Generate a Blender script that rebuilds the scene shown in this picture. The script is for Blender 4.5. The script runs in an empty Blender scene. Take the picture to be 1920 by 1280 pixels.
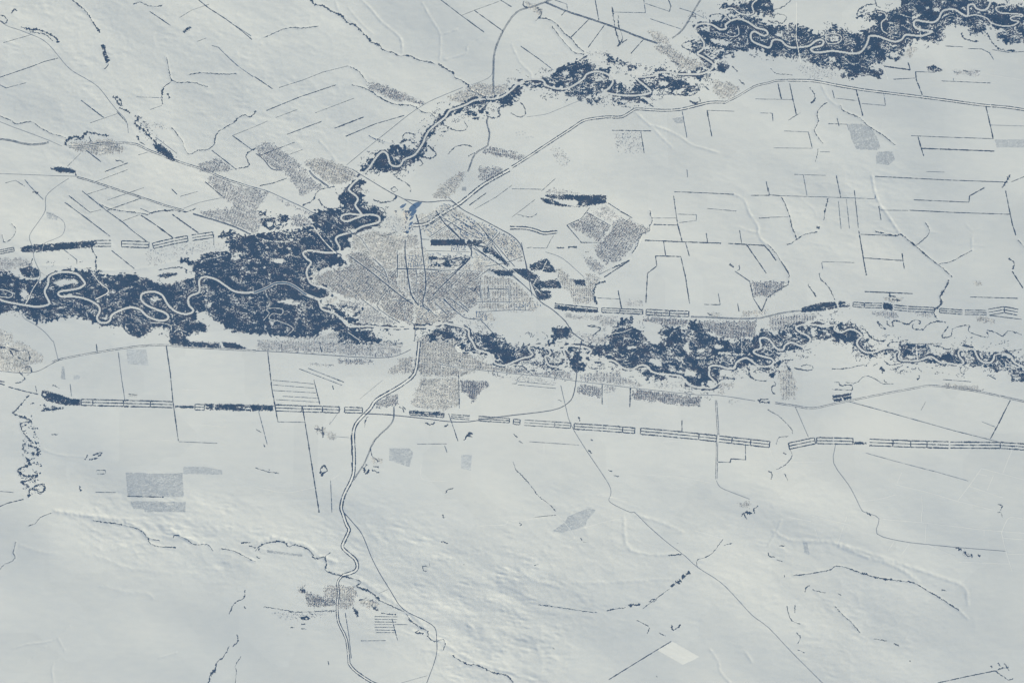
import bpy, math, random
import numpy as np

# ---------------------------------------------------------------- camera, sky, sun, exposure
CELL = 30.0                                   # metres per survey cell
CAM_H = 410000.0                              # orbit height
SUN_EL, SUN_DIR = 21.0, (-0.80, -0.60)        # elevation in degrees, compass direction of the sun (x, y)
scene = bpy.context.scene
col = scene.collection
cam_data = bpy.data.cameras.new('camera')
cam = bpy.data.objects.new('camera', cam_data)
col.objects.link(cam)
cam.location = (0, 0, CAM_H)
cam.rotation_euler = (0, 0, 0)
cam_data.sensor_width = 36.0
cam_data.lens = 36.0 * CAM_H / (1920 * CELL)
cam_data.clip_start = 1000.0
cam_data.clip_end = 900000.0
scene.camera = cam

world = bpy.data.worlds.new('World')
scene.world = world
world.use_nodes = True
wn = world.node_tree
bg = wn.nodes['Background']
sky = wn.nodes.new('ShaderNodeTexSky')
sky.sky_type = 'NISHITA'
sky.sun_disc = False
sky.sun_elevation = math.radians(SUN_EL)
sky.sun_rotation = math.atan2(SUN_DIR[0], SUN_DIR[1])
wn.links.new(sky.outputs[0], bg.inputs[0])
bg.inputs[1].default_value = 0.06

sd = bpy.data.lights.new('sun', 'SUN')
sd.energy = 5.0
sd.angle = math.radians(0.5)
sd.color = (1.0, 0.92, 0.66)
sun = bpy.data.objects.new('sun', sd)
col.objects.link(sun)
sun.rotation_euler = (math.radians(90 - SUN_EL), 0, math.atan2(SUN_DIR[1], SUN_DIR[0]) + math.pi / 2)

scene.view_settings.view_transform = 'Standard'
scene.view_settings.look = 'None'
scene.view_settings.gamma = 1.0
scene.view_settings.exposure = 0.62
scene.view_settings.use_curve_mapping = False
scene.cycles.use_denoising = True
scene.cycles.max_bounces = 4
scene.cycles.volume_bounces = 0

# ---------------------------------------------------------------- survey data
# "#k" = map sheet k (4 x 4 sheets, 4 survey units to one 30 m cell); "%A" = a finer sheet (8 units to one cell)
RIVERS = """
river 3.6 #4 0,965 60,985 200,1010 280,1020 350,1010 375,990 350,940 340,900 365,850 370,800 420,770 500,760 580,775 625,820 640,850 600,880 530,895 460,905 440,925 470,945 560,945 640,960 700,985 745,1020 750,1060 730,1100 750,1135 800,1140 830,1120 840,1085 900,1050 980,1025 1050,1040 1100,1085 1150,1110 1210,1125 1255,1115 1265,1090 1230,1060 1160,1035 1090,1000 1060,960 1070,925 1110,910 1170,910 1220,935 1250,985 1280,1025 1330,1060 1390,1075 1440,1065 1450,1040 1420,1010 1415,960 1440,935 1490,915 1500,880 1495,830 1520,800 1570,800 1630,820 1690,860 1750,900 1820,915 1910,912
river 3.4 #5 470,965 480,1000 500,1040 590,1070 640,1110 680,1155 730,1170 850,1165 950,1175 1080,1180 1180,1170 1300,1170 1400,1145 1480,1155 %E1 0,220 150,250 300,300 315,400 370,490 420,590 500,625 620,660 670,740 710,810 800,835 880,830 1000,780 1120,730 1220,710 1270,670 1230,620 1205,570 1260,540 1380,540 1480,580 1535,640 1510,690 1460,700 1470,770 1520,840 1620,860 1710,870 1760,820 1760,700 1735,620 1760,560 1830,540 1920,550 %E2 100,555 180,580 230,620 200,680 240,765 400,765 520,760 610,800 680,860 760,895 850,895 940,845 1010,835 1080,860 1120,920 1220,960 1320,970 1480,985 1570,1000 1620,1050 1680,1120 1780,1160 1920,1170 %E3 80,1180 150,1160 185,1120 130,1050 70,980 80,900 70,870 130,840 240,850 350,885 450,880 480,800 560,745 640,730 720,780 800,840 900,860 1000,840 1040,790 1010,740 900,710 800,680 740,640 760,610 830,590 850,540 830,460 850,430 930,430 1000,480 1050,550 1110,600 1180,605 1210,540 1280,500 1350,505 1430,545 1500,540 1570,500 1590,440 1540,390 1450,350 1380,300 1390,260 1480,230 1600,228 1720,240 1840,250 1960,230 %E4 60,220 30,290 70,330 150,340 250,300 330,310 400,350 440,400 390,450 370,510 400,570 480,630 560,650 660,630 760,590 880,575 980,600 1010,640 995,700 1010,750 1100,770 1250,770 1350,750 1430,715 1500,715 1580,770 1640,800 #11 1330,160 1430,175 1465,155 1430,110 1430,70 1470,55 1540,60 1565,110 1600,150 1660,160 1690,130 1700,100 1760,90 1820,110 1850,160 1980,220
open 3.4 #4 1900,912 #5 0,912 80,880 150,845 240,845 310,880 370,925 470,965
trib 3.4 #5 470,965 540,950 560,910 520,880 420,850 385,790 385,740 415,690 380,660 355,620 400,600 520,615 610,610 630,580 600,520 620,490 720,460 800,420 880,400 925,380 920,345 860,330 800,335 700,325 645,340 645,370 690,380 740,360 795,340 780,310 745,260 765,220 750,190 700,150 710,120 780,50 830,0 #1 850,1260 890,1200 930,1150 960,1140 985,1160 995,1190 1010,1235 1050,1250 1085,1240 1110,1200 1180,1170 1210,1140 1250,1080 1270,1030 1300,980 1370,920 1420,880 1450,835 1500,815 1570,790 1640,755 1720,745 1780,745 1850,725 1920,675 #2 60,620 120,600 200,598 235,610 260,645 320,665 390,670 440,655 500,620 540,590 560,560 620,540 690,550 740,580 755,620 730,660 700,695 800,715 900,720 1000,710 1040,690 1000,650 950,610 930,580 980,580 1060,570 1110,545 1180,545 1260,560 1350,560 1430,555 1490,525 1510,490 1480,460 1430,430 1390,405 1430,370 1440,330 1410,280 1370,240 1380,200 1430,180 1500,190 1560,225 1605,215 1600,190 1640,160 1700,145 1770,170 1830,210 1900,230 1915,260 1880,270 1820,240 1790,260 1800,310 1860,340 1920,360 #3 20,345 30,310 60,300 100,310 130,340 180,360 260,355 310,345 350,315 390,300 415,315 400,345 340,360 320,375 345,395 400,395 480,385 560,395 630,405 690,395 730,350 750,300 760,275 820,275 890,300 950,315 1000,300 1030,265 1100,270 1160,270 1230,240 1170,230 1110,215 1090,180 1110,155 1170,165 1240,170 1280,140 1300,95 1340,75 1400,75 1440,100 1490,125 1500,90 1500,45 1540,35 1560,65 1610,80 1650,60 1680,-20
side 2.4 #2 1640,160 1600,110 1600,75 1650,65 1700,100 1760,115 1810,100 1800,40 1850,-10
side 2.4 #3 1490,125 1560,115 1640,140 1670,170 1740,195 1830,195 1880,165 1830,155 1820,135 1860,122 1905,125 1905,112 1840,105 1750,100 1710,75 1720,55 1790,45 1800,10 1780,-10
side 1.8 #3 430,270 440,325 500,330 545,310 540,270 480,255 430,270
side 1.8 #3 820,90 870,100 885,140 850,170 855,230 890,255
side 1.6 #2 1690,200 1700,260 1650,280 1600,260
side 1.6 #4 0,890 60,900 100,925 80,950 0,945
side 1.2 #4 1130,1140 1200,1140 1280,1160 1290,1200
side 1.2 #4 1400,1210 1340,1190 1310,1210
side 1.2 #5 60,1120 100,1070 80,1040 130,1030 200,1040 190,1080 130,1070 100,1110 180,1130 280,1180 240,1230
side 1.4 %E2 480,400 560,360 700,340 830,290
side 1.4 %E1 300,450 170,510 120,540 160,600 280,640 400,620
"""
FORESTS = """
western floodplain|wide dark floodplain forest filling the left side around the winding pale river|.93 #4 -40,770 80,770 200,825 300,830 370,780 420,755 560,740 690,755 720,750 800,780 1000,770 1100,800 1200,845 1250,855 1460,800 1440,730 1470,690 1500,640 1580,610 1700,610 1750,640 1760,665 1810,665 1810,640 1760,630 1710,590 1700,520 1640,490 1660,460 1780,450 1800,490 #5 0,480 100,460 200,450 300,430 430,415 400,340 430,300 470,300 640,275 620,200 650,150 690,120 760,60 830,80 780,140 800,190 820,250 880,260 930,300 975,330 930,400 860,430 760,450 720,470 700,520 710,560 640,590 600,610 680,690 640,710 480,730 430,760 390,790 420,850 520,880 560,910 550,950 490,965 480,1000 560,1060 620,1080 660,1130 700,1190 620,1180 480,1200 460,1240 300,1250 #4 1920,1220 1720,1200 1660,1150 1600,1110 1560,1060 1470,1050 1480,1120 1560,1160 1560,1210 1420,1220 1400,1290 1280,1290 1270,1200 1240,1170 1150,1170 1120,1220 1040,1240 960,1210 930,1150 860,1165 740,1140 640,1110 580,1090 420,1110 360,1130 280,1140 200,1100 160,1050 50,1060 -40,1090
western floodplain||.95 #4 1340,670 1380,655 1480,680 1440,700 1350,690
western floodplain||.45 #5 500,1000 560,1010 700,1000 800,1020 780,1100 720,1160 640,1090
western floodplain||.75 #5 600,1180 760,1180 850,1200 960,1290 620,1290
garden forest|patch of bare forest south of the river bend beside the rail bridge|.6 %C6 1210,500 1400,440 1560,400 1720,430 1880,520 1880,600 1700,640 1500,620 1350,650 1210,610
garden forest||.85 %C6 1200,540 1350,510 1350,650 1220,620
garden forest||.8 %C6 400,480 480,520 620,620 750,660 930,655 800,690 640,640 500,560
oxbow thicket forest|patchy dark forest with clearings left of the triangular river fork|.6 #5 20,290 100,330 200,330 250,350 230,390 180,440 60,430 40,370
city river forest|dark riverside forest along the straight pale river above the city|.95 #1 780,1290 800,1240 880,1180 970,1130 1010,1095 1080,1090 1110,1110 1180,1120 1240,1040 1270,1000 1300,940 1350,890 1420,840 1500,800 1600,745 1720,735 1800,740 1860,710 1920,665 1920,770 1870,790 1840,800 1820,760 1750,770 1640,790 1560,810 1530,840 1470,860 1400,920 1360,960 1320,1020 1280,1060 1270,1130 1240,1170 1180,1230 1120,1260 1080,1290
city river forest||.4 #1 1530,840 1640,800 1720,790 1740,860 1640,895 1580,880
upper valley forest|dark forest with pale swirling scars along the upper river above the city|.9 #2 -5,680 60,640 70,660 30,730 0,770
upper valley forest||.85 #2 230,600 320,560 330,520 400,490 480,460 560,420 580,430 560,460 620,500 580,560 540,590 500,630 430,660 320,655 260,640
upper valley forest||.75 #2 400,690 480,640 550,590 620,555 700,560 745,600 740,640 690,670 620,710 500,725 400,710
upper valley forest||.7 #2 700,690 760,620 820,630 870,680 930,650 920,590 960,600 1050,690 1000,710 880,720 740,715
upper valley forest||.65 #2 960,600 1040,590 1120,570 1240,570 1340,640 1400,680 1370,710 1300,715 1200,700 1080,690
upper valley forest||.7 #2 1340,580 1480,560 1500,600 1480,620 1400,600
upper valley forest||.85 #2 1070,540 1080,510 1160,525 1240,540 1360,540 1480,520 1500,480 1470,450 1430,440 1440,490 1380,500 1370,530 1240,550 1120,545
upper valley forest||.8 #2 400,720 560,735 650,740 660,770 600,785 500,745
upper valley forest||.85 #2 740,745 900,735 1000,750 1010,780 920,762 840,790 770,780
upper valley forest||.85 #2 700,400 760,450 830,455 925,485 910,510 900,560 880,535 860,500 800,480 770,480 710,480
upper valley forest||.8 #2 600,530 640,510 700,510 735,530 735,555 700,540
upper valley forest||.5 #2 80,620 200,610 240,650 160,660 80,640
bend forest|round dark forest patches inside the river bend next to the upper village|.92 #2 1340,350 1390,300 1420,320 1430,370 1390,410 1350,400
bend forest||.65 #2 1400,390 1480,370 1640,390 1660,430 1560,450 1460,430
bend forest||.9 #2 1530,480 1600,465 1620,500 1600,540 1540,535
upper right forest|large dark floodplain forest crowded with pale oxbow loops at the top right|.9 #2 1370,220 1400,200 1480,190 1520,140 1570,115 1620,150 1700,140 1760,150 1870,185 1920,190 #3 40,205 100,200 200,190 300,220 340,260 420,250 470,210 480,180 540,230 650,260 690,240 760,230 800,180 810,130 880,100 950,60 1010,50 1000,20 940,-20 1600,-20 1640,10 1700,20 1800,40 1960,45 1960,330 1840,330 1760,320 1720,280 1700,260 1780,230 1700,210 1630,180 1620,250 1540,260 1500,240 1490,200 1420,190 1340,195 1290,225 1325,280 1310,312 1260,315 1160,300 1060,290 1080,330 1060,355 1020,350 1000,430 970,455 880,440 860,480 780,480 740,510 820,520 860,530 850,570 800,580 720,560 640,590 560,590 540,570 580,520 480,520 360,495 280,460 200,430 100,420 40,430 0,410 #2 1880,380 1750,370 1650,380 1580,365 1500,360 1440,350 1430,300 1390,260
upper right forest||.9 #2 1560,60 1600,20 1660,30 1760,35 1820,-20 1940,-20 1960,120 1860,105 1790,110 1690,120 1640,90
upper right forest||.85 #2 1700,105 1780,130 1870,160 1890,190 1720,135
upper right forest||.55 #3 660,130 690,90 760,90 850,95 800,150 700,160
lower right forest|long dark forest chain along the winding river right of the railway curve|.9 %E1 380,330 450,370 560,370 660,350 760,370 830,420 880,500 960,540 1100,545 1150,520 1200,560 1240,640 1190,700 1060,750 900,830 780,800 700,700 600,640 460,600 400,540 340,420
lower right forest||.8 %E1 170,520 330,460 400,580 420,620 280,640 200,590
lower right forest||.95 %E1 1560,290 1680,250 1800,270 1880,350 1840,400 1790,440 1640,440 1590,520 1550,540 1440,530 1560,440
lower right forest||.9 %E1 1100,760 1250,770 1440,790 1500,840 1620,870 1740,880 1620,905 1440,890 1280,820
lower right forest||.6 %E1 1540,620 1700,650 1690,690 1640,760 1740,800 1700,840 1560,820 1490,740 1520,690
lower right forest||.6 %E1 1250,560 1400,560 1500,640 1440,670 1370,620 1260,630
lower right forest||.8 %E1 1780,560 1920,560 1990,600 1990,800 1920,920 1840,900 1800,760 1790,640
lower right forest||.93 %E2 640,150 700,120 800,110 870,160 830,210 760,240 840,260 900,290 1000,340 1060,460 1150,510 1240,520 1290,440 1230,340 1250,270 1380,235 1500,250 1650,290 1700,210 1780,160 1880,210 1920,290 %E3 0,260 80,300 60,340 80,400 200,430 290,420 400,490 560,460 720,440 830,340 850,290 940,280 1000,370 1090,380 1180,270 1380,210 1380,280 1460,350 1560,400 1590,450 1530,510 1430,500 1300,500 1440,560 1400,610 1250,610 1110,610 1140,650 1090,710 1060,750 1030,800 980,850 860,850 760,800 680,740 700,830 560,850 470,860 300,880 220,880 210,1090 80,1040 0,1120 %E2 1780,1160 1680,1110 1640,1040 1560,980 1400,970 1240,950 1140,930 1080,850 960,820 900,880 780,890 680,850 600,790 480,750 330,690 230,640 160,560 160,500 350,520 520,530 480,440 560,350 570,280 600,210
lower right forest||.9 %E2 900,910 1000,900 1120,920 1160,960 1240,980 1400,990 1240,1050 1160,1085 1060,1060 1000,980
lower right forest||.55 %E2 0,700 100,780 150,830 140,900 60,970 0,970
lower right forest||.6 %E3 1440,240 1560,235 1640,250 1760,270 1870,290 1890,180 1920,150 1960,160 1940,300 1940,430 1840,460 1720,440 1600,440 1540,370 1420,310
lower right forest||.9 %E3 1040,820 1100,780 1180,790 1150,850 1040,860
lower right forest||.8 %E3 960,930 1070,910 1060,990 1040,1060 990,990
far river forest|narrow dark forest pieces strung along the last river bends at the right edge|.88 %E4 0,160 60,200 30,290 80,350 200,310 330,320 420,390 380,470 370,540 300,560 270,500 130,480 110,500 0,480
far river forest||.9 %E4 60,240 120,200 230,210 220,290 120,320 60,290
far river forest||.9 %E4 240,205 320,220 390,280 330,290 240,240
far river forest||.85 %E4 450,400 510,450 550,510 570,580 620,610 700,590 560,640 440,590 400,520 410,440
far river forest||.75 %E4 340,560 440,620 560,670 680,640 800,600 900,590 990,620 980,740 900,740 870,660 760,640 640,690 480,720 360,680 310,640
far river forest||.82 %E4 990,530 1200,510 1360,510 1510,550 1460,600 1500,680 1420,700 1300,740 1150,760 1060,740 1020,640
far river forest||.95 %E4 1340,750 1430,725 1500,730 1580,800 1480,790
far river forest||.9 %E4 1600,810 1710,830 1650,845
far river forest||.9 %E4 1500,700 1560,670 1700,690 1750,610 1880,590 1920,700 1960,820 1760,820 1620,770
far river forest||.85 #11 1330,90 1420,55 1430,130 1460,160 1380,170 1240,130 1300,110
far river forest||.7 #11 1470,70 1540,60 1560,120 1600,160 1680,160 1700,110 1760,95 1820,120 1850,180 1940,220 1960,310 1830,290 1800,240 1690,220 1640,190 1560,180 1460,170
far river forest||.9 #11 1560,60 1690,100 1640,150 1600,140
far river forest||.9 #11 1840,110 1950,170 1950,200 1870,170
"""
# stands of trees that stand by themselves: label | density | outline
STANDS = """
grey mottled band of willow scrub along the wiggling left stream|.34 #8 150,540 250,560 260,650 300,760 320,880 310,1000 350,1100 300,1150 200,1160 150,1050 130,960 180,880 160,760 180,680 140,600
scattered scrub along the upper left tributary beside the village|.36 #0 1000,870 1060,880 1130,960 1200,1040 1310,1140 1340,1210 1260,1200 1150,1090 1050,1000
dark bank of trees against the lower left highway before its bend|.8 #8 1270,-30 1400,-5 1500,5 1640,8 1660,45 1400,35 1290,15
dark pointed wood against the lower left highway|.97 #8 1665,5 1760,8 1830,40 1850,52 1690,48
small patch of willow trees inside the triangular snow bay of the left forest|.8 #4 1190,780 1250,770 1330,765 1320,785 1220,800
dark loop of trees between bluff and forest at the upper left edge of the floodplain|.85 #4 150,740 230,715 290,740 300,790 260,800 180,790
dark finger of willows below the square village field|.6 %E3 1230,840 1290,880 1300,920 1260,900
narrow upright dark stand of trees on the upper left stream|.95 #0 760,340 785,335 800,400 825,460 800,475 780,430 765,380
dark stand of trees widening along the creek right of the upper left village|.9 #0 1150,1085 1200,1080 1250,1120 1290,1150 1310,1190 1350,1215 1280,1205 1230,1160 1180,1140
dark reservoir-side stand at the bend of the left highway|.9 #0 380,1265 430,1250 520,1262 570,1280 560,1300 440,1290
small forked dark grove in the open snow near the upper left edge|.9 #0 1375,240 1395,215 1430,200 1436,210 1400,235 1385,250
dark blocky plantation upper strip right of the city|.93 #6 240,178 400,180 560,185 700,183 705,240 620,255 540,268 480,258 500,230 460,215 360,215 260,200
dark curved lower strip of the plantation right of the city|.95 #6 210,205 300,215 360,245 440,265 580,275 350,265 230,235
dark triangular forest park outside the eastern ring railway|.75 #6 130,710 190,680 260,655 330,760 260,760 210,740 140,750
dark wedge of forest inside the ring railway at the city edge|.95 #6 -30,740 60,735 110,735 180,790 165,850 110,820 40,770
dark forest park block touching the brown suburb at the right of the city|.8 #6 200,830 240,830 340,810 375,880 220,880
dark forest corner under the park by the railway curve|.85 #6 170,900 290,900 290,950 230,970 190,950
small square dark wood inside the grey suburb right of the city|.9 #6 450,815 545,815 548,860 480,855
patchy park wood around the crossing pale paths right of the city|.55 #6 130,760 200,790 215,900 160,890 140,830
long dark park strip running level through the upper city|.97 #5 1310,516 1500,516 1560,512 1580,560 1310,560
grey right-hand end of the park strip in the upper city|.75 #5 1580,515 1680,520 1730,560 1690,570 1580,560
dark slanting railway-side wood below the pink housing estate|.75 #5 1700,560 1760,580 1900,700 1880,720 1760,620 1700,610
dark patchy hospital park in the middle of the city|.5 #5 1290,640 1400,640 1600,640 1590,690 1500,720 1300,715
small grey wood left of the forest park at the eastern city edge|.8 #5 1740,740 1840,745 1930,750 1920,790 1820,785
small dark wood beneath the grey city-edge wood|.9 #5 1620,880 1660,870 1650,900 1620,905
solid dark left-hand block of the left forest belt|.93 #4 160,565 300,555 500,540 720,525 730,545 690,575 500,590 250,610 165,610
solid dark wooded head of the lower left forest belt|.95 #8 320,360 430,390 540,430 600,430 603,475 500,475 430,465 350,440 310,400
solid dark part of the lower belt right of the long upright tree row|.95 #8 1315,478 1455,482 1455,497 1315,493
solid dark middle filling of the lower belt near the striped field|.93 #8 1540,462 1600,464 1600,508 1545,505
half-filled dark end of the lower belt left of the striped field|.8 #8 1612,466 1920,472 1920,520 1760,515 1612,506
filled dark short belt block just left of the striped field|.75 #9 0,473 128,478 128,515 0,512
dark filled garden box below the southern suburb|.6 #9 1150,515 1410,532 1410,552 1300,550 1150,540
dark bank of trees under the first right belt beside the railway|.85 #6 320,1005 460,1028 640,1045 640,1062 480,1055 350,1038
solid dark curved head of the right upper forest belt|.95 #7 245,1025 390,990 500,982 520,1030 400,1045 250,1062
solid dark square in the right upper forest belt|.93 #7 860,990 930,1000 930,1045 860,1035
speckled dark piece after the curved head of the right upper belt|.6 #7 520,980 600,985 605,1030 530,1020
small dark insert in the lower right ladder belt|.9 #11 642,750 735,755 735,770 642,765
split dark rectangle of plantation beside the lower right highway|.99 #11 480,405 618,385 620,400 482,424
lower left half of the split dark plantation rectangle|.99 #11 484,430 548,420 552,444 490,450
lower right half of the split dark plantation rectangle|.99 #11 558,418 620,408 622,425 562,437
dark smear of willows left of the ladder belt under the lower left village|.5 #8 300,470 400,480 490,495 400,515 310,520
dark grove at the left of the small southern town|.9 #13 330,570 370,575 370,600 340,595
dark oval grove below the small southern town|.95 #13 330,780 380,772 405,790 380,805 340,800
slanting dark grove right of the small southern town|.9 #13 860,700 895,705 922,730 900,735
tapering dark grove under the small southern town|.85 #13 725,705 765,735 768,790 740,750
dark lump of trees in the middle of the top right village fields|.7 #3 1190,500 1240,490 1305,525 1280,542 1200,530
dark wedge-shaped wood touching the upper valley forest from above|.85 #2 705,400 760,440 780,480 715,470
"""
CLEARINGS = """
p #4 1010,770 1090,745 1400,700 1450,790 1260,850 1180,840; 400,835 500,810 580,815 590,850 520,850 440,870; 160,900 200,890 220,930 190,960 150,930; 480,935 540,915 550,940; 1120,960 1180,940 1210,965 1160,985; 770,1100 810,1090 800,1125; 1480,1060 1560,1070 1600,1130 1540,1150; 150,770 200,740 260,745 280,790 200,820; 1540,1000 1600,980 1570,1030
p #5 120,665 180,655 230,680 190,695 140,690; 80,380 130,385 120,420 85,420; 500,215 600,265 520,275 480,240; 140,980 260,960 340,990 280,1010; 100,1120 140,1130 120,1180; 700,1040 740,1060 720,1100 690,1080; 670,420 740,440 760,460 700,470
p %C6 1640,450 1700,450 1740,510 1680,510; 1420,560 1480,570 1490,610 1420,600
p %E2 1090,740 1280,730 1280,855 1180,840 1090,780; 1380,880 1490,880 1490,940 1390,920; 1500,915 1620,915 1620,960 1500,945; 1630,875 1800,930 1790,1000 1625,1000; 1600,540 1690,470 1690,620 1600,600; 1040,380 1260,460 1230,520 1120,500; 750,540 930,555 870,580 760,600; 1800,600 1920,580 1920,640 1800,640; 700,245 860,205 860,215 760,240; 1090,1005 1180,1000 1180,1055 1100,1060; 1380,820 1490,850 1470,870 1380,860; 1350,590 1420,590 1400,640; 1640,430 1700,470 1690,500
p %E3 130,560 180,510 300,560 200,600; 200,630 380,630 400,675 210,665; 420,650 640,665 560,690 430,685; 880,300 950,310 920,330 860,330; 1230,350 1310,360 1300,420 1230,400; 920,760 1000,760 990,800 950,810; 870,560 940,560 920,610; 1490,250 1540,260 1510,320; 1600,260 1650,280 1640,400 1590,350
p #3 60,250 100,250 110,280 70,280; 460,280 520,270 530,310 470,315; 1170,50 1210,55 1190,80; 1220,60 1280,60 1285,90 1240,85; 900,400 960,390 990,420 930,440; 450,430 500,430 510,470 460,460; 1060,140 1130,100 1150,110 1110,140; 570,30 640,10 640,60 590,70; 560,545 600,540 590,575; 1700,285 1770,290 1750,305; 1290,5 1340,10 1310,30; 1440,60 1470,50 1490,90
p #2 370,540 420,530 430,560 390,570; 790,752 880,750 830,778; 1480,290 1660,320 1600,350 1500,320; 1480,130 1560,130 1600,150 1520,165; 960,520 1060,520 1060,560 960,570; 1090,600 1180,620 1160,650 1100,640; 1410,210 1480,200 1480,240 1420,230; 1620,80 1650,80 1660,100
p %E4 470,480 520,500 530,550 480,540; 840,500 960,520 980,570 860,570; 130,250 200,250 190,290; 1100,680 1260,690 1220,740 1120,730; 1740,640 1800,650 1800,700
l 1.2 #4 1560,620 1650,640 1700,630; 1510,680 1540,660 1640,650; 860,930 900,900 960,885; 830,775 960,770 1060,785; 1540,1010 1560,1060 1620,1100; 200,1080 260,1110 320,1100; 650,1030 660,1110; 950,880 1000,870; 1820,940 1830,1020 1900,1060
l 1.2 #5 460,430 540,500 580,560; 0,500 120,530 300,530; 60,880 100,1000 40,1060; 540,900 560,960; 120,470 140,500; 400,480 440,510; 210,640 260,630 300,650; 760,470 800,520 840,600
l 1.4 %E2 500,640 540,700 660,740 780,710; 690,500 740,430 860,450 960,480 1080,510; 1350,570 1500,590 1550,660; 1090,600 1140,570 1240,610; 1400,410 1440,340 1490,310; 360,690 480,750; 600,600 660,680 740,690; 1380,720 1600,730; 1540,400 1700,420; 1300,290 1280,350 1330,400; 940,420 1000,460; 560,290 680,260 760,240
l 1.2 %E3 180,770 260,720 240,770 320,780; 1170,450 1280,480; 560,450 562,700; 1100,380 1180,440; 860,640 960,680; 1700,300 1840,330
l 1.2 #3 1180,480 1180,480 1130,200; 570,330 640,330; 580,440 620,480 680,470; 700,200 800,150; 850,330 850,360 900,370 920,345; 1000,190 1080,240; 620,280 650,340; 930,90 1060,130; 1150,230 1290,260 1300,290
l 1.1 #1 1040,1130 1030,1180 1050,1230; 1060,1120 1070,1160 1050,1200
l 1.2 #2 800,500 830,520 840,540; 1000,620 1050,640; 420,500 470,490; 860,640 850,700; 790,640 780,700; 620,600 700,600; 470,680 560,690
l 1.3 %E4 640,520 660,600; 1040,570 1200,600 1400,590; 100,440 150,500; 1200,650 1350,640
"""
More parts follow.
